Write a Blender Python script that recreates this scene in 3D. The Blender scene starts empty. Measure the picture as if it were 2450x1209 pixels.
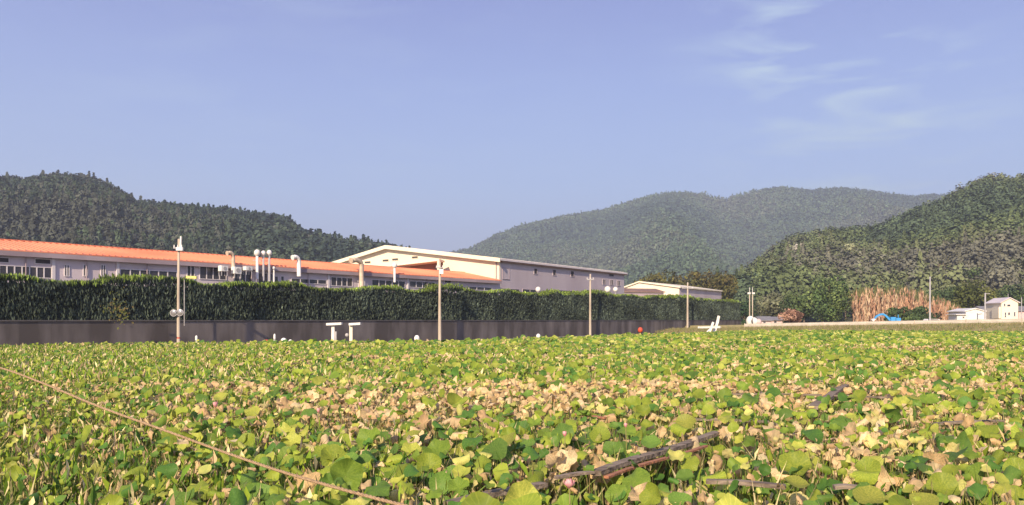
import bpy, math, random
import numpy as np
from mathutils import Vector, Matrix
random.seed(7); rng = np.random.default_rng(11)
S = bpy.context.scene
COL = S.collection
R = math.radians
EYE = 2.6; F = 2000.0; HX = 1225.0; HY = 766.0     # eye height, focal length and horizon in photograph pixels
# ---------------------------------------------------------------- camera, sky, sun, exposure
cam = bpy.data.cameras.new('camera'); co = bpy.data.objects.new('camera', cam); COL.objects.link(co)
co.location = (0, 0, EYE); co.rotation_euler = (R(90), 0, 0)
cam.sensor_width = 36; cam.lens = 36*F/2450; cam.shift_y = (HY-604.5)/2450
cam.clip_start = .1; cam.clip_end = 12000
S.camera = co
SUN = Vector((-.33, -.944, 0)).normalized(); EL = R(27)
SUNV = Vector((SUN.x*math.cos(EL), SUN.y*math.cos(EL), math.sin(EL)))
sl = bpy.data.lights.new('sun', 'SUN'); sl.energy = 3.9; sl.angle = R(.6); sl.color = (1, .83, .60)
so = bpy.data.objects.new('sun', sl); COL.objects.link(so)
so.rotation_euler = (-SUNV).to_track_quat('-Z', 'Y').to_euler()
W = bpy.data.worlds.new('World'); S.world = W; W.use_nodes = True
nt = W.node_tree; nt.nodes.clear()
def N(nt, t, **k):
    n = nt.nodes.new(t)
    for a, b in k.items(): setattr(n, a, b)
    return n
sky = N(nt, 'ShaderNodeTexSky', sky_type='NISHITA', sun_disc=False, sun_elevation=EL,
        sun_rotation=math.atan2(SUN.x, SUN.y), air_density=1.0, dust_density=1.2, ozone_density=3.0)
bg = N(nt, 'ShaderNodeBackground'); out = N(nt, 'ShaderNodeOutputWorld')
bg.inputs[1].default_value = .15
tint = N(nt, 'ShaderNodeMix', data_type='RGBA', blend_type='MULTIPLY'); tint.inputs[0].default_value = 1
tint.inputs[7].default_value = (1.12, .98, 1.0, 1)
nt.links.new(sky.outputs[0], tint.inputs[6])
tc = N(nt, 'ShaderNodeTexCoord'); mp = N(nt, 'ShaderNodeMapping'); mp.inputs['Scale'].default_value = (3.0, 3.0, 14)
no = N(nt, 'ShaderNodeTexNoise'); no.inputs['Scale'].default_value = 2.2; no.inputs['Detail'].default_value = 7; no.inputs['Distortion'].default_value = .6
nt.links.new(tc.outputs['Generated'], mp.inputs[0]); nt.links.new(mp.outputs[0], no.inputs[0])
def blob(d, r0, r1):                       # thin cloud patches around fixed directions of the sky
    v = N(nt, 'ShaderNodeVectorMath', operation='DISTANCE'); nt.links.new(tc.outputs['Generated'], v.inputs[0])
    v.inputs[1].default_value = Vector(d).normalized()
    m = N(nt, 'ShaderNodeMapRange', interpolation_type='SMOOTHSTEP'); m.inputs[1].default_value = r0; m.inputs[2].default_value = r1
    m.inputs[3].default_value = 1; m.inputs[4].default_value = 0
    nt.links.new(v.outputs['Value'], m.inputs[0]); return m.outputs[0]
b1 = blob((.36, 1, .33), .0, .20); b2 = blob((.47, 1, .20), .0, .22); b3 = blob((-.25, 1, .25), .0, .45)
def mth(op, a, b, clamp=False):
    m = N(nt, 'ShaderNodeMath', operation=op, use_clamp=clamp)
    for i, q in enumerate((a, b)):
        if isinstance(q, (int, float)): m.inputs[i].default_value = q
        else: nt.links.new(q, m.inputs[i])
    return m.outputs[0]
msk = mth('ADD', mth('MULTIPLY', b1, 1.6), mth('ADD', mth('MULTIPLY', b2, 1.2), mth('MULTIPLY', b3, .25)))
rmp = N(nt, 'ShaderNodeMapRange'); rmp.inputs[1].default_value = .46; rmp.inputs[2].default_value = .72
nt.links.new(no.outputs[0], rmp.inputs[0])
cl = mth('MULTIPLY', mth('MULTIPLY', rmp.outputs[0], msk), .68, True)
mx = N(nt, 'ShaderNodeMix', data_type='RGBA'); nt.links.new(cl, mx.inputs[0]); nt.links.new(tint.outputs[2], mx.inputs[6])
mx.inputs[7].default_value = (1.95, 2.45, 2.95, 1)
sxz = N(nt, 'ShaderNodeSeparateXYZ'); nt.links.new(tc.outputs['Generated'], sxz.inputs[0])
el = N(nt, 'ShaderNodeMapRange'); el.inputs[1].default_value = 0; el.inputs[2].default_value = .36; nt.links.new(sxz.outputs[2], el.inputs[0])
grd = N(nt, 'ShaderNodeValToRGB'); nt.links.new(el.outputs[0], grd.inputs[0]); cr_ = grd.color_ramp
cr_.elements[0].color = (1.48, 1.70, 2.42, 1); cr_.elements[1].color = (.74, .90, 1.98, 1); cr_.elements[1].position = 1
e_ = cr_.elements.new(.42); e_.color = (1.18, 1.62, 2.6, 1)
e_ = cr_.elements.new(.75); e_.color = (.95, 1.25, 2.35, 1)
gm = N(nt, 'ShaderNodeMix', data_type='RGBA'); gm.inputs[0].default_value = .86
nt.links.new(tint.outputs[2], gm.inputs[6]); nt.links.new(grd.outputs[0], gm.inputs[7]); nt.links.new(gm.outputs[2], mx.inputs[6])
nt.links.new(mx.outputs[2], bg.inputs[0]); nt.links.new(bg.outputs[0], out.inputs[0])
S.view_settings.view_transform = 'Standard'; S.view_settings.look = 'None'; S.view_settings.gamma = 1
S.view_settings.exposure = 1.1

# ---------------------------------------------------------------- materials
MAT = {}
def mat(name, c1, c2=None, scale=1.0, rough=.85, bump=0, attr=False, trans=0, metal=0, stretch=(1, 1, 1), spec=.3,
        detail=5, lo=.35, hi=.65, vein=False, corr=None):
    m = bpy.data.materials.new(name); m.use_nodes = True; t = m.node_tree; t.nodes.clear()
    o = N(t, 'ShaderNodeOutputMaterial'); p = N(t, 'ShaderNodeBsdfPrincipled')
    p.inputs['Roughness'].default_value = rough; p.inputs['Metallic'].default_value = metal
    p.inputs['Specular IOR Level'].default_value = spec
    tc = N(t, 'ShaderNodeTexCoord'); mp = N(t, 'ShaderNodeMapping'); mp.inputs['Scale'].default_value = stretch
    nz = N(t, 'ShaderNodeTexNoise'); nz.inputs['Scale'].default_value = scale; nz.inputs['Detail'].default_value = detail
    t.links.new(tc.outputs['Object'], mp.inputs[0]); t.links.new(mp.outputs[0], nz.inputs[0])
    rp = N(t, 'ShaderNodeMapRange'); rp.inputs[1].default_value = lo; rp.inputs[2].default_value = hi
    t.links.new(nz.outputs[0], rp.inputs[0])
    mxx = N(t, 'ShaderNodeMix', data_type='RGBA'); t.links.new(rp.outputs[0], mxx.inputs[0])
    c2 = c2 or c1
    mxx.inputs[6].default_value = (*c1, 1); mxx.inputs[7].default_value = (*c2, 1)
    c = mxx.outputs[2]
    if attr:
        at = N(t, 'ShaderNodeAttribute'); at.attribute_name = 'col'
        mu = N(t, 'ShaderNodeMix', data_type='RGBA', blend_type='MULTIPLY'); mu.inputs[0].default_value = 1
        t.links.new(at.outputs['Color'], mu.inputs[6]); t.links.new(c, mu.inputs[7]); c = mu.outputs[2]
    if vein:
        uv = N(t, 'ShaderNodeUVMap'); uv.uv_map = 'UVMap'; sx = N(t, 'ShaderNodeSeparateXYZ'); t.links.new(uv.outputs[0], sx.inputs[0])
        a = N(t, 'ShaderNodeMath', operation='MULTIPLY'); a.inputs[1].default_value = 19; t.links.new(sx.outputs[0], a.inputs[0])
        a2 = N(t, 'ShaderNodeMath', operation='FRACT'); t.links.new(a.outputs[0], a2.inputs[0])
        a3 = N(t, 'ShaderNodeMath', operation='SUBTRACT'); t.links.new(a2.outputs[0], a3.inputs[0]); a3.inputs[1].default_value = .5
        a4 = N(t, 'ShaderNodeMath', operation='ABSOLUTE'); t.links.new(a3.outputs[0], a4.inputs[0])
        a5 = N(t, 'ShaderNodeMapRange'); a5.inputs[1].default_value = .0; a5.inputs[2].default_value = .14; a5.inputs[3].default_value = .45; a5.inputs[4].default_value = 0
        t.links.new(a4.outputs[0], a5.inputs[0])
        mv = N(t, 'ShaderNodeMix', data_type='RGBA'); t.links.new(a5.outputs[0], mv.inputs[0]); t.links.new(c, mv.inputs[6])
        g = N(t, 'ShaderNodeMix', data_type='RGBA', blend_type='MULTIPLY'); g.inputs[0].default_value = 1; t.links.new(c, g.inputs[6]); g.inputs[7].default_value = (1.7, 1.5, 1.5, 1)
        t.links.new(g.outputs[2], mv.inputs[7]); c = mv.outputs[2]
    t.links.new(c, p.inputs['Base Color'])
    if bump:
        b = N(t, 'ShaderNodeBump'); b.inputs['Strength'].default_value = bump; b.inputs['Distance'].default_value = .05
        t.links.new(nz.outputs[0], b.inputs['Height']); t.links.new(b.outputs[0], p.inputs['Normal'])
    if trans:
        tr = N(t, 'ShaderNodeBsdfTranslucent'); ms = N(t, 'ShaderNodeMixShader'); ms.inputs[0].default_value = trans
        t.links.new(c, tr.inputs[0]); t.links.new(p.outputs[0], ms.inputs[1]); t.links.new(tr.outputs[0], ms.inputs[2])
        t.links.new(ms.outputs[0], o.inputs[0])
    else: t.links.new(p.outputs[0], o.inputs[0])
    MAT[name] = m; return m
mat('soil', (.10, .085, .045), (.16, .14, .07), .8, 1)
mat('yard', (.22, .21, .19), (.28, .27, .24), .5, .95)
mat('road', (.16, .155, .15), (.22, .21, .20), .7, .95)
mat('bank_grass', (.20, .19, .08), (.33, .27, .13), 1.2, 1, stretch=(1, 1, 3))
mat('bund', (.20, .17, .13), (.13, .14, .06), 1.5, 1)
mat('wall_concrete', (.094, .078, .071), (.24, .205, .19), .45, .95, .3, stretch=(1, 1, .3), detail=10, lo=.42, hi=.72)
mat('coping', (.10, .09, .09), (.15, .13, .12), .5, .9)
mat('panel', (.56, .47, .49), (.64, .55, .57), .25, .75, stretch=(1, 1, .15), detail=8)
mat('trim', (.70, .64, .64), (.60, .55, .56), .4, .7)
mat('fascia', (.30, .23, .25), (.40, .32, .34), .3, .8)
mat('orange_roof', (.62, .205, .12), (.78, .31, .18), .12, .55, stretch=(1, 1, 4), detail=8)
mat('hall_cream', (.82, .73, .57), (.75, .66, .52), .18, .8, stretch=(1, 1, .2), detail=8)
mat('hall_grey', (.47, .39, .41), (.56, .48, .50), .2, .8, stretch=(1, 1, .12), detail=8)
mat('hall_roof', (.62, .55, .56), (.72, .64, .62), .2, .6)
mat('glass', (.035, .035, .045), (.06, .055, .065), .6, .25, spec=.5)
mat('louvre', (.05, .04, .045), (.08, .07, .07), 2, .7)
mat('brown_roof', (.20, .12, .10), (.27, .17, .13), .5, .85)
mat('white_metal', (.80, .77, .74), (.66, .62, .58), 1.2, .5)
mat('rail_paint', (.60, .54, .46), (.50, .45, .38), .8, .6)
mat('rust_metal', (.62, .50, .38), (.44, .34, .25), 1.5, .6)
mat('grey_metal', (.32, .30, .31), (.42, .40, .40), 1.5, .5)
mat('pole_concrete', (.40, .33, .26), (.50, .42, .33), 1.0, .9, stretch=(1, 1, .3))
mat('red_paint', (.60, .07, .03), (.50, .09, .05), 3, .6)
mat('yellow_paint', (.70, .62, .18), (.60, .52, .2), 3, .6)
mat('blue_paint', (.05, .33, .72), (.07, .28, .6), 2, .45)
mat('rubber', (.03, .03, .03), (.05, .045, .04), 3, .9)
mat('mirror', (.45, .43, .42), (.38, .36, .36), 3, .15, metal=.6)
mat('tile_roof', (.17, .165, .18), (.24, .23, .24), .8, .8)
mat('pink_wall', (.66, .48, .46), (.58, .43, .42), .6, .85)
mat('rope', (.30, .20, .12), (.42, .29, .17), 30, .95, .6)
mat('old_wood', (.30, .235, .18), (.12, .09, .07), 6, .9, .6, stretch=(.25, 3, 3), detail=9)
mat('red_wood', (.42, .18, .09), (.25, .12, .08), 6, .9, .6, stretch=(.25, 3, 3), detail=9)
mat('bark', (.13, .09, .065), (.20, .15, .11), 2, 1)
mat('hill_gap_shade', (.030, .036, .022), (.05, .052, .03), .05, 1)  # dark green base under the crowns: shade in the gaps put into the colour
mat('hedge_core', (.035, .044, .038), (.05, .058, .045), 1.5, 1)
mat('foliage', (.75, .75, .75), (1.25, 1.2, 1.1), 1.2, .9, attr=True, trans=.22, spec=.15)
mat('forest', (.8, .8, .8), (1.2, 1.2, 1.15), .06, .95, attr=True, spec=.05)
mat('lotus', (.80, .85, .8), (1.2, 1.12, 1.1), 9, .55, attr=True, trans=.34, vein=True, spec=.25)
mat('lotus_far', (.85, .85, .85), (1.15, 1.15, 1.1), 3, .6, attr=True, trans=.3, spec=.2)
mat('stem', (.16, .20, .05), (.30, .24, .10), 4, .8)
mat('petal', (.85, .30, .36), (.85, .55, .52), 20, .6, trans=.3)
mat('pod', (.45, .42, .16), (.35, .36, .10), 9, .8)

# ---------------------------------------------------------------- builders
def P(px, py, Y): return Vector(((px-HX)/F*Y, Y, EYE-(py-HY)/F*Y))
def G(px, Y, z=0): return Vector(((px-HX)/F*Y, Y, z))
ROOT = {}
def tag(o, label=None, cat=None, group=None, kind=None):
    if label: o['label'] = label
    if cat: o['category'] = cat
    if group: o['group'] = group
    if kind: o['kind'] = kind
    return o
def empty(name, loc, label, cat, group=None):
    o = bpy.data.objects.new(name, None); COL.objects.link(o); o.location = loc; o.empty_display_size = .3
    ROOT[o.name] = Vector(loc); return tag(o, label, cat, group)
def finish(name, me, material, parent):
    me.materials.append(MAT[material])
    o = bpy.data.objects.new(name, me); COL.objects.link(o)
    if parent is not None: o.parent = parent; ROOT[o.name] = ROOT[parent.name]
    else: ROOT[o.name] = Vector((0, 0, 0))
    return o
class MB:
    def __init__(s): s.v = []; s.f = []
    def add(s, vs, fs):
        b = len(s.v); s.v += [tuple(v) for v in vs]; s.f += [tuple(b+i for i in f) for f in fs]; return s
    def box(s, o, u, v, w):
        o, u, v, w = map(Vector, (o, u, v, w))
        c = [o, o+u, o+u+v, o+v, o+w, o+u+w, o+u+v+w, o+v+w]
        return s.add(c, [(0, 3, 2, 1), (4, 5, 6, 7), (0, 1, 5, 4), (1, 2, 6, 5), (2, 3, 7, 6), (3, 0, 4, 7)])
    def cbox(s, c, sx, sy, sz, rz=0):
        m = Matrix.Rotation(rz, 3, 'Z'); u = m@Vector((sx, 0, 0)); v = m@Vector((0, sy, 0)); w = Vector((0, 0, sz))
        return s.box(Vector(c)-u/2-v/2-w/2, u, v, w)
    def tube(s, pts, rad, n=8, cap=True):
        pts = [Vector(p) for p in pts]
        if not hasattr(rad, '__len__'): rad = [rad]*len(pts)
        rings = []
        for i, p in enumerate(pts):
            d = (pts[min(i+1, len(pts)-1)]-pts[max(i-1, 0)]).normalized()
            a = d.cross(Vector((0, 0, 1)) if abs(d.z) < .9 else Vector((1, 0, 0))).normalized(); b = d.cross(a)
            rings.append([p+(a*math.cos(2*math.pi*k/n)+b*math.sin(2*math.pi*k/n))*rad[i] for k in range(n)])
        vs = [q for r in rings for q in r]; fs = []
        for i in range(len(pts)-1):
            for k in range(n): fs.append((i*n+k, i*n+(k+1) % n, (i+1)*n+(k+1) % n, (i+1)*n+k))
        if cap: fs += [tuple(range(n)), tuple((len(pts)-1)*n+k for k in range(n))][:2]
        return s.add(vs, fs)
    def ball(s, c, rx, ry=None, rz=None, nu=14, nv=8):
        ry = ry or rx; rz = rz or rx; c = Vector(c); vs = [c+Vector((0, 0, rz))]; fs = []
        for j in range(1, nv):
            t = math.pi*j/nv
            for i in range(nu):
                a = 2*math.pi*i/nu; vs.append(c+Vector((rx*math.sin(t)*math.cos(a), ry*math.sin(t)*math.sin(a), rz*math.cos(t))))
        vs.append(c-Vector((0, 0, rz))); L = len(vs)-1
        for i in range(nu):
            fs.append((0, 1+i, 1+(i+1) % nu)); fs.append((L, 1+(nv-2)*nu+(i+1) % nu, 1+(nv-2)*nu+i))
            for j in range(nv-2):
                a = 1+j*nu; fs.append((a+i, a+nu+i, a+nu+(i+1) % nu, a+(i+1) % nu))
        return s.add(vs, fs)
    def prism(s, poly, ext):                # closed polygon swept along a vector
        n = len(poly); e = Vector(ext); vs = [Vector(p) for p in poly]+[Vector(p)+e for p in poly]
        return s.add(vs, [tuple(range(n-1, -1, -1)), tuple(range(n, 2*n))]+[(i, (i+1) % n, n+(i+1) % n, n+i) for i in range(n)])
    def build(s, name, material, parent=None, smooth=False):
        off = ROOT[parent.name] if parent is not None else Vector((0, 0, 0))
        me = bpy.data.meshes.new(name); me.from_pydata([Vector(v)-off for v in s.v], [], s.f); me.validate(); me.update()
        if smooth:
            for p in me.polygons: p.use_smooth = True
        return finish(name, me, material, parent)
def single(o, loc):                         # moves a one-mesh thing's origin to its base
    loc = Vector(loc)
    o.data.transform(Matrix.Translation(-loc)); o.location = loc; return o
def npmesh(name, V, Fc, material, colv=None, parent=None, uv=None, smooth=False, link=True, world=False):
    V = np.asarray(V, np.float32)-(np.array(ROOT[parent.name], np.float32) if world else 0); Fc = np.asarray(Fc, np.int32); n, k = Fc.shape
    me = bpy.data.meshes.new(name)
    me.vertices.add(len(V)); me.vertices.foreach_set('co', V.ravel())
    me.loops.add(n*k); me.loops.foreach_set('vertex_index', Fc.ravel())
    me.polygons.add(n); me.polygons.foreach_set('loop_start', np.arange(0, n*k, k, dtype=np.int32))
    me.polygons.foreach_set('use_smooth', np.full(n, smooth))
    if colv is not None:
        a = me.attributes.new('col', 'FLOAT_COLOR', 'POINT')
        c = np.ones((len(V), 4), np.float32); c[:, :3] = colv; a.data.foreach_set('color', c.ravel())
    if uv is not None:
        u = me.uv_layers.new(name='UVMap'); u.data.foreach_set('uv', np.asarray(uv, np.float32)[Fc.ravel()].ravel())
    me.update(calc_edges=True)
    if not link: me.materials.append(MAT[material]); return me
    return finish(name, me, material, parent)
def copy_tree(o, loc, rz=0, s=1, label=None):
    c = o.copy(); COL.objects.link(c); c.location = loc; c.rotation_euler = (0, 0, rz); c.scale = (s, s, s)
    if label: c['label'] = label
    ROOT[c.name] = Vector(loc)
    for ch in o.children:
        d = ch.copy(); COL.objects.link(d); d.parent = c
    return c
def cards(C, Nn, size, asp=1.0, jit=.6):    # leaf-clump faces: centres, normals, half sizes -> quads
    n = len(C); Nn = Nn+rng.normal(0, jit, (n, 3)); Nn /= np.linalg.norm(Nn, axis=1, keepdims=True)+1e-9
    t = rng.normal(0, 1, (n, 3)); a = np.cross(Nn, t); a /= np.linalg.norm(a, axis=1, keepdims=True)+1e-9; b = np.cross(Nn, a)
    sz = (size*rng.uniform(.6, 1.3, n))[:, None]; a = a*sz; b = b*sz*asp
    k = rng.uniform(.55, 1.15, (n, 4, 1))
    V = np.stack([C+a*k[:, 0], C+b*k[:, 1], C-a*k[:, 2], C-b*k[:, 3]], 1).reshape(-1, 3)
    return V, np.arange(n*4).reshape(-1, 4)
def interp(x, pts): return np.interp(x, [p[0] for p in pts], [p[1] for p in pts])
def fbm(x, y, seed=0, o=5):
    r = np.random.default_rng(seed); v = 0; a = 1; f = 1
    for _ in range(o):
        for _ in range(3):
            th = r.uniform(0, 6.28); ph = r.uniform(0, 6.28)
            v = v+a*np.sin((x*math.cos(th)+y*math.sin(th))*f+ph)/3
        a *= .5; f *= 2.1
    return v

# ---------------------------------------------------------------- ground
def sheet(name, pts, material, z=None, th=0):
    o = MB().add([Vector((p[0], p[1], p[2] if len(p) > 2 else z)) for p in pts], [tuple(range(len(pts)))]).build(name, material)
    return tag(o, kind='structure')
sheet('ground', [(-3000, -600), (3000, -600), (3000, 4300), (-3000, 4300)], 'soil', -.12)
WU = Vector((.5238, .8518, 0)); WN = Vector((.8518, -.5238, 0)); W0 = Vector((-37, 60, 0))   # the long retaining wall: direction, outward normal
def wp(s, d=0, z=0): return W0+WU*s+WN*d+Vector((0, 0, z))
S0, S1 = -16, 184
sheet('road', [wp(S0-60, .6, .0), wp(S0-60, 5.0, .0), wp(S1+14, 5.0, .0), wp(S1+14, .6, .0)], 'road')
# raised yard behind the wall
b = MB()
b.prism([wp(S0-60, -.45, -.1), wp(S1, -.45, -.1), wp(S1, -110, -.1), wp(S0-60, -110, -.1)], (0, 0, 2.2)); tag(b.build('factory_yard', 'yard'), kind='structure')
# retaining wall
root = empty('retaining_wall', wp(80), 'long dark brown retaining wall under the hedge, streaked with stains', 'wall')
b = MB(); k = S0
while k < S1:
    e = min(k+9.985, S1); b.box(wp(k, -.44, -.1), WU*(e-k), WN*.44, (0, 0, 2.6)); k += 10
b.build('wall_panel', 'wall_concrete', root)
MB().box(wp(S0, -.5, 2.5), WU*(S1-S0), WN*.58, (0, 0, .1)).build('coping', 'coping', root)
# right embankment with the road and guard rail
RA = Vector((50, 160, 1.1)); RB = Vector((79.6, 130, 1.95)); RD = (RB-RA); RL = RD.length; RU = RD/RL
RN = Vector((RU.y, -RU.x, 0)).normalized(); 
if RN.y > 0: RN = -RN
def rp(s, d, z=0): 
    q = RA+RU*s+RN*d; return Vector((q.x, q.y, q.z+z))
b = MB(); ss = np.linspace(-26, 150, 60)
prof = [(12, None, -.2), (8, 0, -1.1), (4, 0, -.35), (1.2, 0, -.03), (.4, 0, .0)]
rows = []
for s_ in ss:
    row = []
    for d, a, z in prof:
        q = rp(s_, d); n_ = .12*math.sin(s_*1.7+d)+.08*math.sin(s_*.6+2*d)
        row.append((q.x, q.y, -.1 if a is None else max(-.05, q.z*(1 if z == 0 else .45 if z == -1.1 else .8 if z < -.3 else 1)+z*.0+n_*(0 if d < 1 else 1))))
    rows.append(row)
vs = [q for r_ in rows for q in r_]; m_ = len(prof)
b.add(vs, [(i*m_+j, i*m_+j+1, (i+1)*m_+j+1, (i+1)*m_+j) for i in range(len(ss)-1) for j in range(m_-1)])
tag(b.build('embankment', 'bank_grass', smooth=True), kind='structure')
b = MB(); b.add([rp(-26, .4, .0), rp(150, .4, .0), rp(150, -5, .0), rp(-26, -5, .0)], [(0, 1, 2, 3)]); tag(b.build('road', 'road'), kind='structure')
b = MB(); b.add([rp(-26, -5, -.01), rp(150, -5, -.01), (700, 30, 4), (700, 420, 3), (20, 420, 1), (20, 200, 1)], [(0, 1, 2, 3, 4, 5)]); tag(b.build('far_ground', 'bank_grass'), kind='structure')
# bund path between the lotus beds on the right
B0 = G(2080, 49.5); B1 = G(2700, 66); bu = (B1-B0).normalized(); bn = Vector((-bu.y, bu.x, 0))
b = MB(); pr = [(-1.3, -.1), (-.9, .55), (.9, .55), (1.3, -.1)]
for i in range(40):
    t = i/39; c = B0.lerp(B1, t)
    for d, z in pr: b.v.append(tuple(c+bn*d+Vector((0, 0, z+(.07*math.sin(i*2.1+d) if z > 0 else 0)))))
b.f = [(i*4+j, i*4+j+1, i*4+5+j, i*4+4+j) for i in range(39) for j in range(3)]
tag(b.build('bund_path', 'bund', smooth=True), kind='structure')

# ---------------------------------------------------------------- hills
def hill(name, sky_pts, Yr, Yf, zf, x0, x1, nx=160, ny=60, amp=6, seed=1, tree_h=8, fold=1.0, pw=.9):
    """a real hill: foot at distance Yf(px), crest at Yr(px), falling away behind; returns a height sampler"""
    xs = np.linspace(x0, x1, nx)
    ts = np.concatenate([np.linspace(0, 1, ny), np.linspace(1.05, 1.9, 14)])
    X, T = np.meshgrid(xs, ts)
    def surf(X, T):
        yr = interp(X, Yr); yf = interp(X, Yf)
        H = (HY-interp(X, sky_pts))/F*yr+EYE-tree_h
        Y = yf+(yr-yf)*T
        up = np.clip(T, 0, 1)**pw; back = np.clip(T-1, 0, 1)
        wx = (X-HX)/F*Y
        env = np.clip(np.minimum(T, 1)*(1-np.minimum(T, 1))*4, 0, 1)
        z = zf+(H-zf)*(up-back*.8)+env*(amp*fbm(wx/70*fold, Y/90*fold, seed) if amp > 0 else 1.5*amp*np.abs(fbm(wx/70*fold, Y/260*fold, seed)))
        return np.stack([wx, Y, z], -1)
    V = surf(X, T); n, m = X.shape
    I = np.arange(n*m).reshape(n, m)
    Fc = np.stack([I[:-1, :-1], I[:-1, 1:], I[1:, 1:], I[1:, :-1]], -1).reshape(-1, 4)
    o = npmesh(name, V.reshape(-1, 3), Fc, 'hill_gap_shade', smooth=True); tag(o, kind='structure')
    return surf
def forest(name, surf, n, x0, x1, size, colours, kinds, faces, label, tmax=1.12, tmin=0, tpow=1.0, seedc=3, ratio=1.0, fscale=1.0, jit_n=.22, cs=50):
    """crowns standing on the hill: every crown a clump of ragged faces on an uneven ellipsoid"""
    X = rng.uniform(x0, x1, n); T = tmin+(tmax-tmin)*rng.uniform(0, 1, n)**tpow
    B = surf(X, T); s = size*rng.uniform(.68, 1.3, n)
    q = 1.5*fbm(B[:, 0]/cs, B[:, 2]/cs*1.4+B[:, 1]/cs*.6, seedc, 4)
    VV = []; CC = []
    cols = np.array(colours); ci = np.clip(((q+1.1)/2.2+rng.normal(0, .15, n))*len(cols), 0, len(cols)-1).astype(int)
    base = cols[ci]*rng.uniform(.82, 1.22, (n, 1))
    con = rng.random(n) < kinds(X, T)
    # directions on each crown
    d = rng.normal(0, 1, (n, faces, 3)); d /= np.linalg.norm(d, axis=2, keepdims=True); d[..., 2] = np.abs(d[..., 2])*1.0-.15
    lob = 1+.28*np.sin(d[..., 0]*5+X[:, None])*np.sin(d[..., 1]*5+T[:, None]*40)
    rad = s[:, None]*lob*rng.uniform(.85, 1.08, (n, faces))
    c = B[:, None, :]+np.stack([d[..., 0]*rad*.62, d[..., 1]*rad*.62, d[..., 2]*rad*.95*ratio+s[:, None]*.55], -1)
    hz = rng.uniform(0, 1, (n, faces)); ang = rng.uniform(0, 6.283, (n, faces)); rr = (1-hz)*s[:, None]*.42*rng.uniform(.7, 1.1, (n, faces))
    c2 = B[:, None, :]+np.stack([np.cos(ang)*rr, np.sin(ang)*rr, hz*s[:, None]*1.7+.1*s[:, None]], -1)
    n2 = np.stack([np.cos(ang), np.sin(ang), np.full_like(ang, .5)], -1)
    c = np.where(con[:, None, None], c2, c); nn = np.where(con[:, None, None], n2, d)
    fs = np.where(con[:, None], s[:, None]*.17, s[:, None]*.20)*np.ones((n, faces))*math.sqrt(60/faces)*fscale
    V, Fc = cards(c.reshape(-1, 3), nn.reshape(-1, 3), fs.ravel(), 1, jit_n)
    jit = rng.uniform(.88, 1.12, (n, faces, 1))
    C = np.repeat((base[:, None, :]*jit).reshape(-1, 3), 4, 0)
    o = npmesh(name, V, Fc, 'forest', C); tag(o, label, 'forest', kind='stuff'); return o
skyL = [(-500, 470), (-200, 430), (0, 420), (30, 418), (60, 426), (90, 417), (150, 411), (225, 420), (262, 437), (300, 458), (322, 476), (400, 482), (450, 489), (520, 498), (600, 506), (660, 512), (690, 520), (706, 536), (725, 548), (760, 556), (800, 569), (850, 576), (900, 582), (940, 592), (1000, 608), (1080, 640), (1250, 700), (1400, 740)]
skyM = [(700, 700), (950, 650), (1050, 612), (1090, 603), (1130, 594), (1190, 562), (1250, 540), (1350, 518), (1450, 501), (1500, 486), (1560, 470), (1600, 463), (1680, 464), (1710, 473), (1735, 478), (1765, 468), (1800, 457), (1870, 448), (1940, 455), (2030, 450), (2100, 461), (2170, 469), (2240, 467), (2300, 468), (2500, 480), (2900, 520)]
skyR = [(1640, 730), (1700, 712), (1760, 672), (1800, 632), (1850, 596), (1900, 562), (1960, 552), (2080, 545), (2150, 520), (2200, 492), (2275, 466), (2295, 446), (2345, 420), (2372, 412), (2410, 418), (2450, 416), (2600, 395), (2900, 380)]
YmR = [(700, 2300), (3000, 2300)]; YmF = [(700, 900), (3000, 900)]
sM = hill('far_mountain', skyM, YmR, YmF, 1, 800, 2700, 220, 90, -80, 4, 8, .42, .85)
sL = hill('left_hill', skyL, [(-500, 720), (1400, 860)], [(-500, 260), (1400, 420)], 2, -500, 1350, 160, 60, 12, 9, 13, .8, .85)
sR = hill('right_hill', skyR, [(1600, 700), (2900, 560)], [(1600, 330), (2900, 270)], 1.5, 1640, 2900, 150, 60, 9, 5, 17, .8, .9)
forest('mountain_forest', sM, 70000, 980, 2480, 7.5, [(.06, .095, .065), (.08, .12, .07), (.09, .135, .078), (.11, .135, .09)], lambda X, T: np.where(fbm(X/60, T*9, 8) > .15, .5, .1), 14, 'hazy blue green forest covering the far mountain', 1.04, .0, .9, fscale=.75, cs=120)
forest('hill_forest', sL, 13000, -60, 1300, 7.2, [(.034, .052, .044), (.045, .066, .05), (.06, .084, .054), (.078, .086, .07)], lambda X, T: np.where(X < 620, .72, .12)*np.where(T > .8, .1, 1), 70, 'dark conifer and broadleaf forest on the hill behind the orange roofed factory', 1.06, .0, .8)
forest('hill_forest', sR, 3600, 1660, 2560, 9.5, [(.075, .105, .06), (.095, .125, .055), (.115, .145, .065), (.14, .16, .08), (.14, .14, .105)], lambda X, T: np.where(T < .7, .06, .0), 320, 'olive and grey broadleaf wood covering the steep right hand hill', 1.05, .06, .85, fscale=.85, jit_n=.3)

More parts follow.
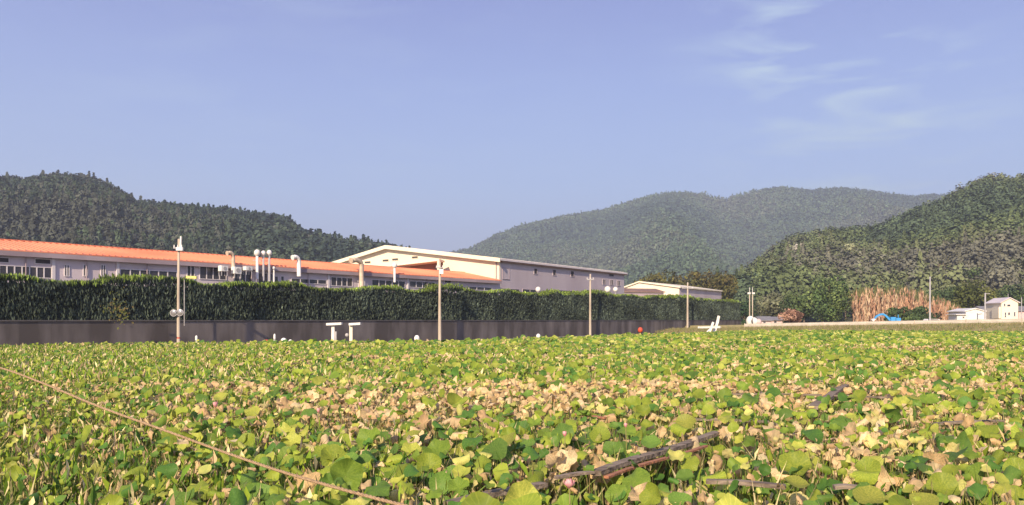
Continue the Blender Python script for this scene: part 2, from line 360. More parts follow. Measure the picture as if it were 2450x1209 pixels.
# ---------------------------------------------------------------- single trees
def crown_mesh(nl, per, rx, rz, cz, cols, fs, seed, asp=1.0):
    r = np.random.default_rng(seed)
    lc = r.normal(0, 1, (nl, 3)); lc /= np.linalg.norm(lc, axis=1, keepdims=True); lc *= r.uniform(.35, .8, (nl, 1)); lc[:, 2] = lc[:, 2]*.95
    lr = r.uniform(.28, .46, nl)
    d = r.normal(0, 1, (nl, per, 3)); d /= np.linalg.norm(d, axis=2, keepdims=True)
    c = lc[:, None]+d*lr[:, None, None]*r.uniform(.7, 1.06, (nl, per, 1))
    c = c.reshape(-1, 3)*[rx, rx, rz]+[0, 0, cz]
    V, Fc = cards(c, d.reshape(-1, 3), np.full(len(c), fs), asp, .45)
    lcol = np.array(cols)[r.integers(0, len(cols), nl)]*r.uniform(.75, 1.3, (nl, 1))
    C = np.repeat((lcol[:, None]*r.uniform(.75, 1.3, (nl, per, 1))).reshape(-1, 3), 4, 0)
    return V, Fc, C
def trunk(root, h, r, spread, seed):
    rd = random.Random(seed); L = ROOT[root.name]; b = MB()
    b.tube([L+Vector((0, 0, -.3)), L+Vector((rd.uniform(-.2, .2), rd.uniform(-.2, .2), h*.5)), L+Vector((rd.uniform(-.4, .4), 0, h))], [r*1.3, r*.85, r*.35], 8)
    for k in range(6):
        a = k*1.05+rd.uniform(-.3, .3); z = h*rd.uniform(.35, .8)
        b.tube([L+Vector((0, 0, z)), L+Vector((math.cos(a)*spread*.5, math.sin(a)*spread*.5, z+h*.15)), L+Vector((math.cos(a)*spread, math.sin(a)*spread, z+h*.32))], [r*.5, r*.3, r*.12], 6)
    b.build('trunk', 'bark', root, True)
def tree(loc, h, w, cols, label, group=None, name='broadleaf_tree', nl=22, per=110, fs=.45, seed=1, low=.25, cat='tree'):
    t = empty(name, loc, label, cat, group)
    rz = h*(1-low)/2; V, Fc, C = crown_mesh(nl, per, w/2*1.05, rz*1.05, h-rz, cols, fs, seed)
    npmesh('crown', V, Fc, 'foliage', C, t)
    trunk(t, h*.7, max(.12, h*.022), w*.28, seed); return t
OL = [(.12, .14, .04), (.10, .12, .045), (.16, .17, .055)]
GR = [(.07, .11, .045), (.055, .085, .04), (.10, .145, .055)]
BR = [(.17, .14, .09), (.14, .12, .08), (.2, .17, .11)]
GY = [(.14, .155, .09), (.12, .135, .08), (.18, .19, .12)]
DK = [(.08, .085, .03), (.11, .11, .035), (.16, .15, .045)]
protos = [tree((0, 0, -50), 11, 9.5, c, l, 'trees on the lower slope of the right hill', seed=20+i, nl=26, per=110, fs=.30)
          for i, (c, l) in enumerate([(OL, 'olive green round tree on the lower slope of the right hand hill'),
                                      (GR, 'deep green round tree on the lower slope of the right hand hill'),
                                      (GY, 'pale grey green tree on the lower slope of the right hand hill'),
                                      (BR, 'brownish half bare tree on the lower slope of the right hand hill'),
                                      (OL, 'olive green round tree on the lower slope of the right hand hill')])]
cnt = 0
for row in range(5):
    for k in range(24):
        px = 1775+k*31+random.uniform(-14, 14)+(row % 2)*15; T = .0+row*.085+random.uniform(-.02, .03)
        q = sR(np.array([px]), np.array([T]))[0]
        # keep the brown stand and the houses in front clear of the first rows
        p = protos[random.choice([0, 0, 1, 2, 3, 4, 4])]
        s = random.uniform(.75, 1.25)
        if cnt < 5:
            p = protos[cnt]; p.location = (q[0], q[1], q[2]-.5); p.rotation_euler.z = random.uniform(0, 6.28); p.scale = (s, s, s)
        else: copy_tree(p, (q[0], q[1], q[2]-.5), random.uniform(0, 6.28), s)
        cnt += 1
# named trees seen one by one
tree(G(1985, 215, 1.2), 14.2, 11.5, [(.10, .16, .06), (.07, .11, .05), (.16, .22, .08)], 'tall domed green tree standing left of the brown reeds', nl=34, per=150, fs=.34, seed=41, low=.02)
tree(G(1915, 228, 1.2), 9.5, 10, GR, 'lower bushy tree just left of the tall domed tree', nl=22, per=130, fs=.36, seed=42, low=.02)
tree(G(1860, 245, 1.2), 9.5, 11, GY, 'grey green tree behind the low grey roofed houses', nl=22, per=130, fs=.4, seed=43, low=.02)
tree(G(2330, 235, 1.2), 12.5, 13, [(.10, .12, .035), (.075, .095, .03), (.13, .14, .045)], 'spreading yellow green tree above the white gabled shed', nl=26, per=140, fs=.4, seed=44, low=.1)
tree(G(2265, 240, 1.2), 11.5, 9, GR, 'dark green tree right of the tallest bare pole', nl=22, per=130, fs=.4, seed=45, low=.1)
tree(G(2425, 250, 1.2), 13, 13, GR, 'dark green tree behind the tall cream house', nl=26, per=130, fs=.42, seed=46, low=.1)
for i, (px, Y, h, w, l) in enumerate([(1565, 300, 17, 16, 'leftmost of the four dark umbrella shaped trees behind the small cream hall'), (1618, 305, 18.5, 19, 'second from the left of the four dark umbrella shaped trees behind the small cream hall'),
        (1672, 300, 18, 18, 'third from the left of the four dark umbrella shaped trees behind the small cream hall'), (1722, 296, 17, 15, 'rightmost of the four dark umbrella shaped trees behind the small cream hall')]):
    tree(G(px, Y, 1.2), h+1.6, w, DK+[(.10, .085, .03)], l, 'dark trees behind the small cream hall', nl=30, per=120, fs=.5, seed=50+i, low=.15)
tree(G(1783, 235, 0), 8, 6, [(.05, .09, .04), (.04, .075, .035)], 'small bushy tree at the far end of the clipped hedge', nl=16, per=90, fs=.35, seed=60, low=.02)
tree(G(2150, 190, 1.2), 4.6, 6, GR, 'dark green bush behind the blue digger arm', name='bush', nl=12, per=100, fs=.28, seed=61, low=.0, cat='bush')
tree(G(2195, 190, 1.2), 4.4, 8, GR, 'wide dark green bush in front of the brown reeds', name='bush', nl=14, per=110, fs=.28, seed=62, low=.0, cat='bush')
tree(G(1897, 200, 1.0), 4.6, 6.5, [(.42, .26, .19), (.34, .20, .15), (.26, .15, .11)], 'reddish brown dry bush beside the low pink wall', name='bush', nl=14, per=110, fs=.24, seed=63, low=.0, cat='bush')
tree(G(1913, 470, 38), 9, 7, [(.5, .47, .42)], 'pale grey bare crown high on the hillside', name='bare_tree', nl=9, per=50, fs=.4, seed=64, low=.2)
tree(G(2037, 430, 36), 6, 7, [(.34, .36, .22)], 'pale yellowish crown on the mid slope of the hill', name='broadleaf_tree', nl=9, per=50, fs=.4, seed=65, low=.2)

# stand of dry reddish reeds
n = 340; pxs = rng.uniform(2042, 2296, n)
top = interp(pxs, [(2040, 700), (2060, 692), (2150, 690), (2205, 698), (2225, 712), (2250, 716), (2296, 738)])
Yr_ = rng.uniform(204, 216, n); VV = []; CC = []
for i in range(n):
    Y = Yr_[i]; x = (pxs[i]-HX)/F*Y; zt = EYE-(top[i]+rng.uniform(-5, 12)-HY)/F*Y; lean = rng.normal(0, .04)
    m = 26; t = np.sort(rng.uniform(.02, 1, m)); c = np.stack([x+lean*t*zt+rng.normal(0, .13, m), np.full(m, Y)+rng.normal(0, .2, m), 1.2+t*(zt-1.2)], -1)
    w = rng.uniform(.05, .16, m); h = rng.uniform(.35, .95, m); a = rng.uniform(-1.2, 1.2, m); u = np.stack([np.cos(a)*w, np.sin(a)*w, 0*w], -1); v = np.stack([rng.normal(0, .08, m), 0*w, h], -1)
    VV.append(np.stack([c-u*.3-v, c+u, c+u*.2+v, c-u], 1).reshape(-1, 3))
    base = np.array([(.52, .32, .22), (.56, .38, .26), (.44, .26, .18), (.62, .48, .34)])[rng.integers(0, 4)]
    g = np.where(t > rng.uniform(.75, 1.1), 1, 0)[:, None]; cc = base*(1-g)+np.array((.14, .15, .06))*g
    CC.append(np.repeat(cc*rng.uniform(.7, 1.2, (m, 1)), 4, 0))
VV = np.concatenate(VV); tag(npmesh('dry_reeds', VV, np.arange(len(VV)).reshape(-1, 4), 'foliage', np.concatenate(CC)), 'dense stand of tall reddish brown dry reeds below the hill', 'reeds', kind='stuff')

# clipped hedge on top of the wall
hp = [(-400, 640), (0, 660), (100, 664), (200, 668), (430, 674), (600, 681), (840, 688), (1052, 692), (1200, 698), (1412, 703), (1500, 707), (1645, 713), (1720, 717), (1762, 724)]
hedge = empty('hedge', wp(80, -1.2, 2.1), 'long dark green clipped hedge growing along the top of the retaining wall', 'hedge')
def hz(s, dep=-.2):
    p = wp(s, dep); return EYE-(interp(p.x/p.y*F+HX, hp)-HY)/F*p.y
b = MB(); sg = np.linspace(S0, S1-1.2, 90); rows = []
for s_ in sg:
    h = hz(s_)-.45; rows += [wp(s_, -.55, 2.1), wp(s_, -.6, h-.3), wp(s_, -.9, h), wp(s_, -2.2, h), wp(s_, -2.5, 2.1)]
b.add(rows, [(i*5+j, i*5+j+1, i*5+6+j, i*5+5+j) for i in range(89) for j in range(4)]+[(0, 1, 2, 3, 4), (445, 446, 447, 448, 449)])
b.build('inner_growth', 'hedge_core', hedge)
n = 120000; s_ = S0+(S1-S0)*rng.uniform(0, 1, n)**1.15; f_ = rng.uniform(0, 1, n); topf = f_ > .74
hh = np.array([hz(a) for a in s_]); bump = .34*fbm(s_/2.2, s_*0, 5, 5)
d_ = np.where(topf, rng.uniform(-2.4, -.2, n), -.25+.12*fbm(s_*1.3, f_*6, 6, 3)-rng.uniform(0, .25, n))
hh = hh+.12*fbm(s_/.35, s_*0, 15, 2); zz = np.where(topf, hh+bump-.15*rng.uniform(0, 1, n)**.5, 2.2+(hh+bump-2.2)*f_/.74)
shoots = topf & (rng.random(n) < .35); zz = zz+np.where(shoots, rng.uniform(0, .5, n)*np.clip(1.5*fbm(s_/5, s_*0, 9, 3)+.5, .1, 1), 0)
endc = rng.random(n) < .012; s_ = np.where(endc, S1-1.2+rng.uniform(0, .9, n), s_); d_ = np.where(endc, rng.uniform(-2.4, -.3, n), d_)
C_ = np.array([wp(0)])+np.outer(s_, WU)+np.outer(d_, WN); C_[:, 2] = zz
leftw = np.clip((60-s_)/60, 0, 1)
up = rng.uniform(.4, 1, n)*(.9+.9*leftw); sz = rng.uniform(.045, .10, n)*(1+s_/150)
a = rng.uniform(0, 6.28, n); u = np.stack([np.cos(a), np.sin(a), rng.normal(0, .3, n)], -1)*sz[:, None]
v = np.stack([rng.normal(0, .25, n), rng.normal(0, .25, n), np.ones(n)], -1)*(sz*up*2.0)[:, None]
V = np.stack([C_-v, C_+u, C_+v, C_-u*.8], 1).reshape(-1, 3)
cc = np.where(topf[:, None], np.array([(.19, .27, .06)]), np.array([(.08, .105, .082)]))*rng.uniform(.55, 1.4, (n, 1))  # sunlit top and shaded front put into the leaf colours
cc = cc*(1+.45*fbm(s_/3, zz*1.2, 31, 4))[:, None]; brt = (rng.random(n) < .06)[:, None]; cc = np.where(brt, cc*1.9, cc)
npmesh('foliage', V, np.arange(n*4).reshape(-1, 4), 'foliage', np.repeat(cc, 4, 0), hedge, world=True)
# creeper tuft hanging on the hedge front
cr = rng.normal(0, 1, (160, 3))*[.45, .1, .6]; base = wp(8.2, .15); 
c = cr+np.array(P(285, 742, base.y-1)); V, Fc = cards(c, np.tile([0., -1, 0], (160, 1)), np.full(160, .08), 1.4)
tag(single(npmesh('creeper', V, Fc, 'foliage', np.repeat(np.array([(.16, .13, .06), (.12, .14, .04)])[rng.integers(0, 2, 160)], 4, 0)), P(285, 765, base.y-1)), 'pale brownish creeper hanging low on the front of the hedge', 'plant')

# ---------------------------------------------------------------- buildings
class Fac:
    """a facade: origin, direction along it, outward normal; pixel columns turn into metres along it"""
    def __init__(s, o, d): s.o = Vector(o); s.u = Vector(d).normalized(); s.n = Vector((s.u.y, -s.u.x, 0))
    def s_(s, px): k = (px-HX)/F; return (k*s.o.y-s.o.x)/(s.u.x-k*s.u.y)
    def pt(s, a, d=0, z=0): q = s.o+s.u*a+s.n*d; return Vector((q.x, q.y, z))
    def z_(s, px, py): return EYE-(py-HY)/F*s.pt(s.s_(px)).y
    def box(s, b, s0, s1, z0, z1, d0, d1): return b.box(s.pt(s0, d0, z0), s.u*(s1-s0), s.n*(d1-d0), (0, 0, z1-z0))
    def rect(s, px0, px1, py0, py1):
        m = (px0+px1)/2; a, c = s.s_(px0), s.s_(px1); return a, c, s.z_(m, py1), s.z_(m, py0)
    def window(s, root, px0, px1, py0, py1, mull=0, pane='glass', frame='trim', fr=.07, name='window'):
        a, c, z0, z1 = s.rect(px0, px1, py0, py1)
        b = MB(); s.box(b, a, c, z0, z1, -.1, .025); w = b.build(name, pane, root)
        b = MB()
        s.box(b, a-fr, c+fr, z1, z1+fr, -.02, .07); s.box(b, a-fr, c+fr, z0-fr, z0, -.02, .09)
        s.box(b, a-fr, a, z0, z1, -.02, .07); s.box(b, c, c+fr, z0, z1, -.02, .07)
        for k in range(mull): m = a+(c-a)*(k+1)/(mull+1); s.box(b, m-.05, m+.05, z0, z1, .0, .065)
        b.build('window_frame', frame, w); return w
# A: long factory with the orange roof
A = Fac((-44.3, 72.3, 0), (.6, .8, 0)); LA = 70.8; YZ = 2.1; EA = 8.6; RGA = 10.05
fa = empty('factory_building', A.pt(30, -7, YZ), 'long low pale factory with an orange ribbed metal roof behind the hedge', 'building')
b = MB(); A.box(b, -14, LA, YZ, EA-.15, -14, 0); b.build('wall', 'panel', fa)
rb = MB()
for (d0, z0, d1, z1) in ((.5, EA, -7, RGA), (-7, RGA, -14.9, EA)):
    rb.add([A.pt(-15, d0, z0), A.pt(LA-.3, d0, z0), A.pt(LA-.3, d1, z1), A.pt(-15, d1, z1), A.pt(-15, d0, z0+.1), A.pt(LA-.3, d0, z0+.1), A.pt(LA-.3, d1, z1+.1), A.pt(-15, d1, z1+.1)],
           [(0, 1, 2, 3), (7, 6, 5, 4), (0, 4, 5, 1), (1, 5, 6, 2), (2, 6, 7, 3), (3, 7, 4, 0)])
k = -14.9
while k < LA-.5:
    rb.box(A.pt(k, .48, EA+.095), A.u*.09, Vector((A.n.x*-7.5, A.n.y*-7.5, RGA-EA)), (0, 0, .09)); k += .62
A.box(rb, -15, LA-.3, RGA+.1, RGA+.2, -7.2, -6.8)
roofA = rb.build('roof', 'orange_roof', fa)
b = MB(); A.box(b, -15, LA-.3, EA-.42, EA-.01, .3, .52); b.build('fascia', 'fascia', fa)
for px in (127, 281, 785, 870, 975, 1095): s_ = A.s_(px); b = MB(); A.box(b, s_-.14, s_+.14, YZ, EA-.43, 0, .14); b.build('pilaster', 'trim', fa)
for px in (60, 205, 350, 600, 735, 1020): s_ = A.s_(px); b = MB(); b.tube([A.pt(s_, .16, YZ), A.pt(s_, .16, EA-.42)], .05, 6); b.build('downpipe', 'fascia', fa)
A.window(fa, -24, 20, 617, 627, 0, 'louvre'); A.window(fa, 84, 120, 621, 631, 0, 'louvre')
A.window(fa, -40, 122, 638, 662, 8, 'glass')
for px in (160, 205, 247): A.window(fa, px-5, px+4, 635, 660, 1, 'glass')
A.window(fa, 288, 422, 648, 672, 5, 'glass'); A.window(fa, 448, 464, 636, 668, 1, 'glass', name='door')
A.window(fa, 478, 540, 640, 668, 3, 'glass'); A.window(fa, 560, 600, 650, 676, 2, 'glass'); A.window(fa, 618, 650, 655, 682, 2, 'glass')
A.window(fa, 657, 664, 662, 680, 0, 'glass'); A.window(fa, 672, 678, 662, 680, 0, 'glass')
A.window(fa, 697, 780, 669, 678, 3, 'glass'); A.window(fa, 792, 842, 665, 684, 3, 'glass'); A.window(fa, 858, 872, 670, 686, 1, 'glass')
A.window(fa, 890, 968, 672, 686, 4, 'glass'); A.window(fa, 980, 1040, 675, 688, 3, 'glass'); A.window(fa, 1064, 1078, 671, 677, 0, 'louvre'); A.window(fa, 1122, 1176, 688, 694, 2, 'glass')
# B: tall cream hall
B = Fac((-2, 131, 0), (.537, .844, 0)); LB = 46.2; EB = 12.0; Bg = Fac((-2, 131, 0), (.844, -.537, 0))   # long side; gable end (runs to the camera's left as negative s)
hb = empty('hall_building', B.pt(20, -18, YZ), 'tall hall with a sunlit cream gable end and shaded lilac grey side wall', 'building')
def g(s, d, z): return Bg.pt(-s, d, z)       # s metres leftwards from the corner, d outward of the gable
WG, PK, ZP = 38, 22.6, 15.0
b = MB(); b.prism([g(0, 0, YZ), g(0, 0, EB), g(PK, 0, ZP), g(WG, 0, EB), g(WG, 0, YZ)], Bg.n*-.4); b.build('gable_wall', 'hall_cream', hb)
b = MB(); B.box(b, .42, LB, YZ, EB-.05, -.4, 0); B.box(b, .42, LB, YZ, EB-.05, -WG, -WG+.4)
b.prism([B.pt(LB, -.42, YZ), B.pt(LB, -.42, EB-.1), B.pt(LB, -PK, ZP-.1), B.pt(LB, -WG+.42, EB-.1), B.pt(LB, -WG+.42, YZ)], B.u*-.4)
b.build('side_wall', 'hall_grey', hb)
b = MB()
for (d0, z0, d1, z1) in ((.3, EB-.09, -PK, ZP), (-PK, ZP, -WG-.7, EB-.12)):
    b.add([B.pt(-.9, d0, z0), B.pt(LB+.7, d0, z0), B.pt(LB+.7, d1, z1), B.pt(-.9, d1, z1), B.pt(-.9, d0, z0+.3), B.pt(LB+.7, d0, z0+.3), B.pt(LB+.7, d1, z1+.3), B.pt(-.9, d1, z1+.3)],
          [(0, 1, 2, 3), (7, 6, 5, 4), (0, 4, 5, 1), (1, 5, 6, 2), (2, 6, 7, 3), (3, 7, 4, 0)])
k = -.6
while k < LB: b.box(B.pt(k, .3, EB+.2), B.u*.08, Vector((B.n.x*-(PK+.3), B.n.y*-(PK+.3), ZP-EB+.09)), (0, 0, .08)); k += 1.1
b.build('roof', 'hall_roof', hb)
b = MB()
for (s0, z0, s1, z1) in ((-.8, EB-.12, PK, ZP), (PK, ZP, WG+.8, EB-.12)):
    b.prism([g(s0, .93, z0-.28), g(s0, .93, z0+.34), g(s1, .93, z1+.34), g(s1, .93, z1-.28)], Bg.n*.12)
b.build('verge_board', 'hall_cream', hb)
b = MB(); B.box(b, -.8, LB+.6, EB-.1, EB+.22, .31, .5); b.build('gutter', 'hall_roof', hb)
b = MB(); B.box(b, .0, LB+.6, EB-.32, EB-.101, .05, .42); b.build('soffit', 'brown_roof', hb)
b = MB(); b.tube([g(.5, .12, YZ), g(.5, .12, EB-.3)], .08, 8); b.build('downpipe', 'fascia', hb)
for px, py in ((880, 628), (923, 623.5), (946, 621), (993, 616)): Bg.window(hb, px-7, px+7, py-2.2, py+2.2, 0, 'louvre', 'hall_cream', .05)
for px, py in ((1281, 650), (1326, 653), (1369, 656)): B.window(hb, px-3.5, px+3.5, py-6.5, py+5.5, 0, 'louvre', 'hall_grey', .08)
for px, py in ((1445, 675), (1463, 676.5), (1480, 678)): B.window(hb, px-3.5, px+3.5, py-5.5, py+5.5, 1, 'glass', 'hall_grey', .08)
B.window(hb, 1457, 1468, 656.5, 661.5, 0, 'louvre', 'hall_grey', .08)
B.window(hb, 1202, 1218, 642, 668, 0, 'hall_grey', 'fascia', .05, 'door')
for a, c in ((1200, 1242), (1250, 1285), (1322, 1376), (1400, 1420)): B.window(hb, a, c, 692+(a-1200)*.03, 712+(a-1200)*.03, 1, 'glass', 'hall_grey', .08)
# lean-to canopy between the two
cn = empty('canopy_roof', Fac((-14, 131, 0), (1, 0, 0)).pt(0, 0, 8), 'slanting canopy with a cream edge and open brown underside above the orange roof', 'canopy')
Cf = Fac(G(905, 132), (.9, -.12, 0)); s0, s1 = Cf.s_(905), Cf.s_(1051)
z0, z1 = Cf.z_(905, 641), Cf.z_(1051, 624)
b = MB(); b.prism([Cf.pt(s0, 0, z0), Cf.pt(s1, 0, z1), Cf.pt(s1, 0, z1+.28), Cf.pt(s0, 0, z0+.28)], Cf.n*-4); b.build('roof_panel', 'hall_cream', cn)
b = MB(); b.prism([Cf.pt(s0+.5, -3.5, 8), Cf.pt(s1-.2, -3.5, 8), Cf.pt(s1-.2, -3.5, z1-.01), Cf.pt(s0+.5, -3.5, z0-.01)], Cf.n*-.2); b.build('back_wall', 'brown_roof', cn)
b = MB(); Cf.box(b, s1-.35, s1, 7, z1-.005, -.4, -.05); b.build('post', 'hall_cream', cn)
b = MB(); Cf.box(b, Cf.s_(1030), Cf.s_(1044), z1-1.6, z1-.9, -3.48, -3.3); b.build('window', 'glass', cn)
# C: small cream hall further off
C1 = G(1625, 232); Cl = Fac(C1, (.537, .844, 0)); Cg = Fac(C1, (.90, -.43, 0)); EC = EYE+(HY-689)/F*232; 
hc = empty('small_hall', G(1600, 240, 1), 'small cream hall with a low gable beyond the large hall', 'building')
def h_(s, d, z): return Cg.pt(-s, d, z)
wl = -Cg.s_(1493); wk = -Cg.s_(1530); zk = Cg.z_(1530, 676); zl = Cg.z_(1493, 690)
b = MB(); b.prism([h_(0, 0, .5), h_(0, 0, EC), h_(wk, 0, zk), h_(wl, 0, zl), h_(wl, 0, .5)], Cg.n*-.3); b.build('gable_wall', 'hall_cream', hc)
b = MB(); Cl.box(b, .32, 36, .5, EC-.1, -.3, 0); b.build('side_wall', 'hall_grey', hc)
b = MB(); e = Cl.u*36.5-Cl.u*.6
for (s0, za, s1, zb) in ((-.5, EC-.04, wk, zk), (wk, zk, wl+.5, zl-.1)):
    b.prism([h_(s0, .6, za), h_(s1, .6, zb), h_(s1, .6, zb+.35), h_(s0, .6, za+.35)], Cl.u*36)
b.build('roof', 'hall_cream', hc)
# lean-to with the brown roof in front of it
ll = empty('brown_shed', G(1540, 215, 2), 'low shed with a brown lean-to roof between the two cream halls', 'shed')
Lf = Fac(G(1493, 212), (.95, .30, 0)); a, c = 0, Lf.s_(1588)
b = MB(); Lf.box(b, a, c, 1.5, EYE+(HY-700)/F*214, -5, 0); b.build('wall', 'fascia', ll)
zt = EYE+(HY-700)/F*214
b = MB(); b.prism([Lf.pt(a-.3, .4, zt+.0), Lf.pt(a-.3, .4, zt+.2), Lf.pt(a-.3, -5, zt+1.2), Lf.pt(a-.3, -5, zt+1.0)], Lf.u*(c-a+.6)); b.build('roof', 'brown_roof', ll)

# ---------------------------------------------------------------- things on the factory roof and wall front
def stack(px, py0, py1, dx, r, label, m='white_metal', elbow=True, off=.7):
    s_ = A.s_(px); base = A.pt(s_, off, A.z_(px, py1)); zt = A.z_(px, py0)
    t = empty('vent_duct', base, label, 'duct'); b = MB()
    if elbow:
        q = A.pt(s_, off, 0); pts = [base]; pts.append(Vector((q.x, q.y, zt-.5)))
        for k in range(1, 6): a_ = k/5*math.pi/2; pts.append(Vector((q.x-math.sin(a_)*0, q.y, zt-.5+.5*math.sin(a_)))+A.u*(-dx*(1-math.cos(a_))))
        pts.append(pts[-1]-A.u*dx*.5-Vector((0, 0, .1)))
        b.tube(pts, r, 12); b.build('duct_pipe', m, t, True)
        b = MB(); b.tube([pts[-1], pts[-1]-A.u*.12*(1 if dx > 0 else -1)-Vector((0, 0, .03))], [r*1.25]*2, 12); b.build('mouth', m, t)
    else:
        q = A.pt(s_, off, 0); b.tube([base, Vector((q.x, q.y, zt-.3))], r*.5, 10); b.build('duct_pipe', m, t, True)
        b = MB(); b.ball((q.x, q.y, zt-.1), r*1.15, r*1.15, r*1.3); b.build('cap', 'white_metal', t, True)
    b = MB()
    for f in (.3, .7): z = base.z+(zt-base.z)*f; b.cbox(A.pt(s_, off*.5, z), off, .08, .08, math.atan2(A.n.y, A.n.x))
    b.build('bracket', 'grey_metal', t); return t
stack(549, 606, 662, .45, .20, 'tan gooseneck vent duct rising over the orange roof, above the white box units', 'rust_metal')
stack(606, 604, 668, 0, .30, 'thick white vent pipe with a rounded cap, first of the three together', elbow=False)
stack(621, 605, 672, 0, .24, 'thin grey vent pipe with a white ball cap, middle of the three together', 'grey_metal', elbow=False)
stack(635, 604, 674, 0, .26, 'thin grey vent pipe with a white ball cap, last of the three together', 'grey_metal', elbow=False)
stack(706, 616, 662, .55, .24, 'white gooseneck vent duct standing alone right of the ball capped pipes')
stack(853, 624, 694, 1.1, .30, 'large stained gooseneck duct in front of the cream gable', 'rust_metal', off=.9)
stack(935, 634, 676, 0, .30, 'white ball capped vent in front of the cream gable', elbow=False)
stack(646, 640, 684, 0, .14, 'short thin pale pipe right of the ball capped pipes', elbow=False)
def unit(px0, px1, py0, py1, label, leg=.5):
    a, c, z0, z1 = A.rect(px0, px1, py0, py1); m = (a+c)/2; t = empty('condenser_unit', A.pt(m, 1, z0-leg), label, 'air unit', 'white box units on the factory wall')
    b = MB(); A.box(b, a, c, z0, z1, .75, 1.35); b.build('casing', 'white_metal', t)
    b = MB(); q = A.pt(m, 1.352, (z0+z1)/2); b.tube([q, q+A.n*.03], min((c-a), (z1-z0))*.33, 14); b.build('fan_grille', 'grey_metal', t)
    b = MB()
    for s_ in (a+.06, c-.06):
        for d in (.8, 1.3): A.box(b, s_-.03, s_+.03, z0-leg, z0, d-.03, d+.03)
    b.build('stand', 'grey_metal', t)
unit(512, 528, 637, 650, 'white box unit left of the tan gooseneck duct'); unit(543, 560, 640, 656, 'white box unit under the tan gooseneck duct')
unit(571, 586, 639, 648, 'small white box unit right of the tan gooseneck duct')
# round white tanks at the foot of the hall
for px, r, l in ((1437, .62, 'larger round white tank showing above the hedge before the hall'), (1456, .5, 'smaller round white tank showing above the hedge before the hall'), (1269, .45, 'small pale round vent before the hall side wall')):
    q = B.pt(B.s_(px), 1.5, 0); z = EYE-(693-HY)/F*q.y; t = empty('round_tank', (q.x, q.y, z-r-2), l, 'tank')
    b = MB(); b.ball((q.x, q.y, z), r, r, r*1.05); b.build('tank_body', 'white_metal', t, True)
    b = MB(); b.tube([(q.x, q.y, z-r-2), (q.x, q.y, z-r*.8)], .12, 8); b.build('support', 'grey_metal', t)

# ---------------------------------------------------------------- utility poles
def pole(px, Y, ytop, label, r=.13, m='pole_concrete', arm=None, band=None, group='poles along the wall', zb=0):
    base = G(px, Y, zb); zt = P(px, ytop, Y).z; t = empty('utility_pole', base, label, 'pole', group)
    b = MB(); b.tube([base-Vector((0, 0, .2)), base+Vector((.0, 0, (zt-zb)*.5)), Vector((base.x+.03, base.y, zt))], [r*1.2, r, r*.75], 10); b.build('shaft', m, t, True)
    if arm:
        w, th, z = arm; zc = P(px, z, Y).z
        b = MB(); b.cbox((base.x, base.y-.12, zc), w, .10, th); b.build('crossarm', 'grey_metal', t)
        b = MB()
        for k in (-.42, .0, .42): b.tube([(base.x+k*w, base.y-.12, zc+th/2), (base.x+k*w, base.y-.12, zc+th/2+.22)], [.06, .035], 8)
        b.build('insulator', 'white_metal', t)
    if band:
        b = MB(); b.tube([base+Vector((0, 0, 0)), base+Vector((0, 0, band))], r*1.05+.012, 10); b.build('painted_band', 'red_paint', t)
    return t
p1 = pole(427, 70.5, 572, 'slim pole at the left with a lamp, a round mirror and a red foot', arm=(.75, .10, 594), band=1.15, r=.12)
b = MB(); q = P(433, 566, 70.5); b.tube([P(432, 592, 70.5), q], [.10, .07], 10); b.build('top_fitting', 'white_metal', p1)
b = MB(); b.cbox(P(430, 596, 70.3), .55, .25, .28); b.build('switch_box', 'white_metal', p1)
for i, (px, py) in enumerate(((416, 749), (431, 748))):
    q = P(px, py, 70.2); b = MB(); b.tube([q, q+Vector((0, -.07, 0))], [.30, .30], 20); m_ = b.build('mirror_frame', 'grey_metal', p1)
    b = MB(); b.ball(q+Vector((0, -.07, 0)), .26, .05, .26, 18, 8); b.build('mirror_glass', 'mirror', m_, True)
p2 = pole(1052, 103, 626, 'bare brown concrete pole in front of the orange roof', r=.17, arm=(.9, .12, 641))
b = MB(); b.cbox(P(1056, 650, 102.6), .5, .35, .6); b.build('switch_box', 'white_metal', p2)
p3 = pole(1412, 139, 656, 'pole in front of the shaded hall side with a white crossarm', r=.17, arm=(1.2, .2, 669))
p4 = pole(1645, 178, 676, 'pole nearest the end of the hedge in front of the small cream hall', r=.19, arm=(2.4, .14, 690))
pole(2225, 150, 662, 'tall bare grey pole behind the white guard rail before the dry reeds', r=.14, m='grey_metal', zb=1.3, group='poles beyond the guard rail')
p6 = pole(2357, 170, 701, 'grey pole beside the white gabled shed', r=.17, m='grey_metal', zb=1.3, group='poles beyond the guard rail')
b = MB(); b.cbox(P(2362, 703, 170), 1.1, .12, .12); b.build('crossarm', 'grey_metal', p6)
pole(2444, 200, 712, 'short thin pole at the right edge beside the tall cream house', r=.1, m='grey_metal', zb=1.3, group='poles beyond the guard rail')
# twin lamp poles right of the hedge
for px, l in ((1793.5, 'left one of the twin floodlight poles beyond the hedge end'), (1800.5, 'right one of the twin floodlight poles beyond the hedge end')):
    Y = 205; base = G(px, Y, 0); t = empty('floodlight_pole', base, l, 'light pole', 'twin floodlight poles')
    zt = P(px, 704, Y).z; b = MB(); b.tube([base, (base.x, base.y, zt)], .13, 8); b.build('shaft', 'pole_concrete', t, True)
    b = MB(); b.tube([(base.x, Y, zt), (base.x, Y, P(px, 688, Y).z)], .06, 8); b.build('spike', 'white_metal', t)
    b = MB()
    for k in (-.35, .25): b.cbox((base.x+k, Y-.2, zt+.2), .42, .3, .4)
    b.build('floodlight', 'white_metal', t)
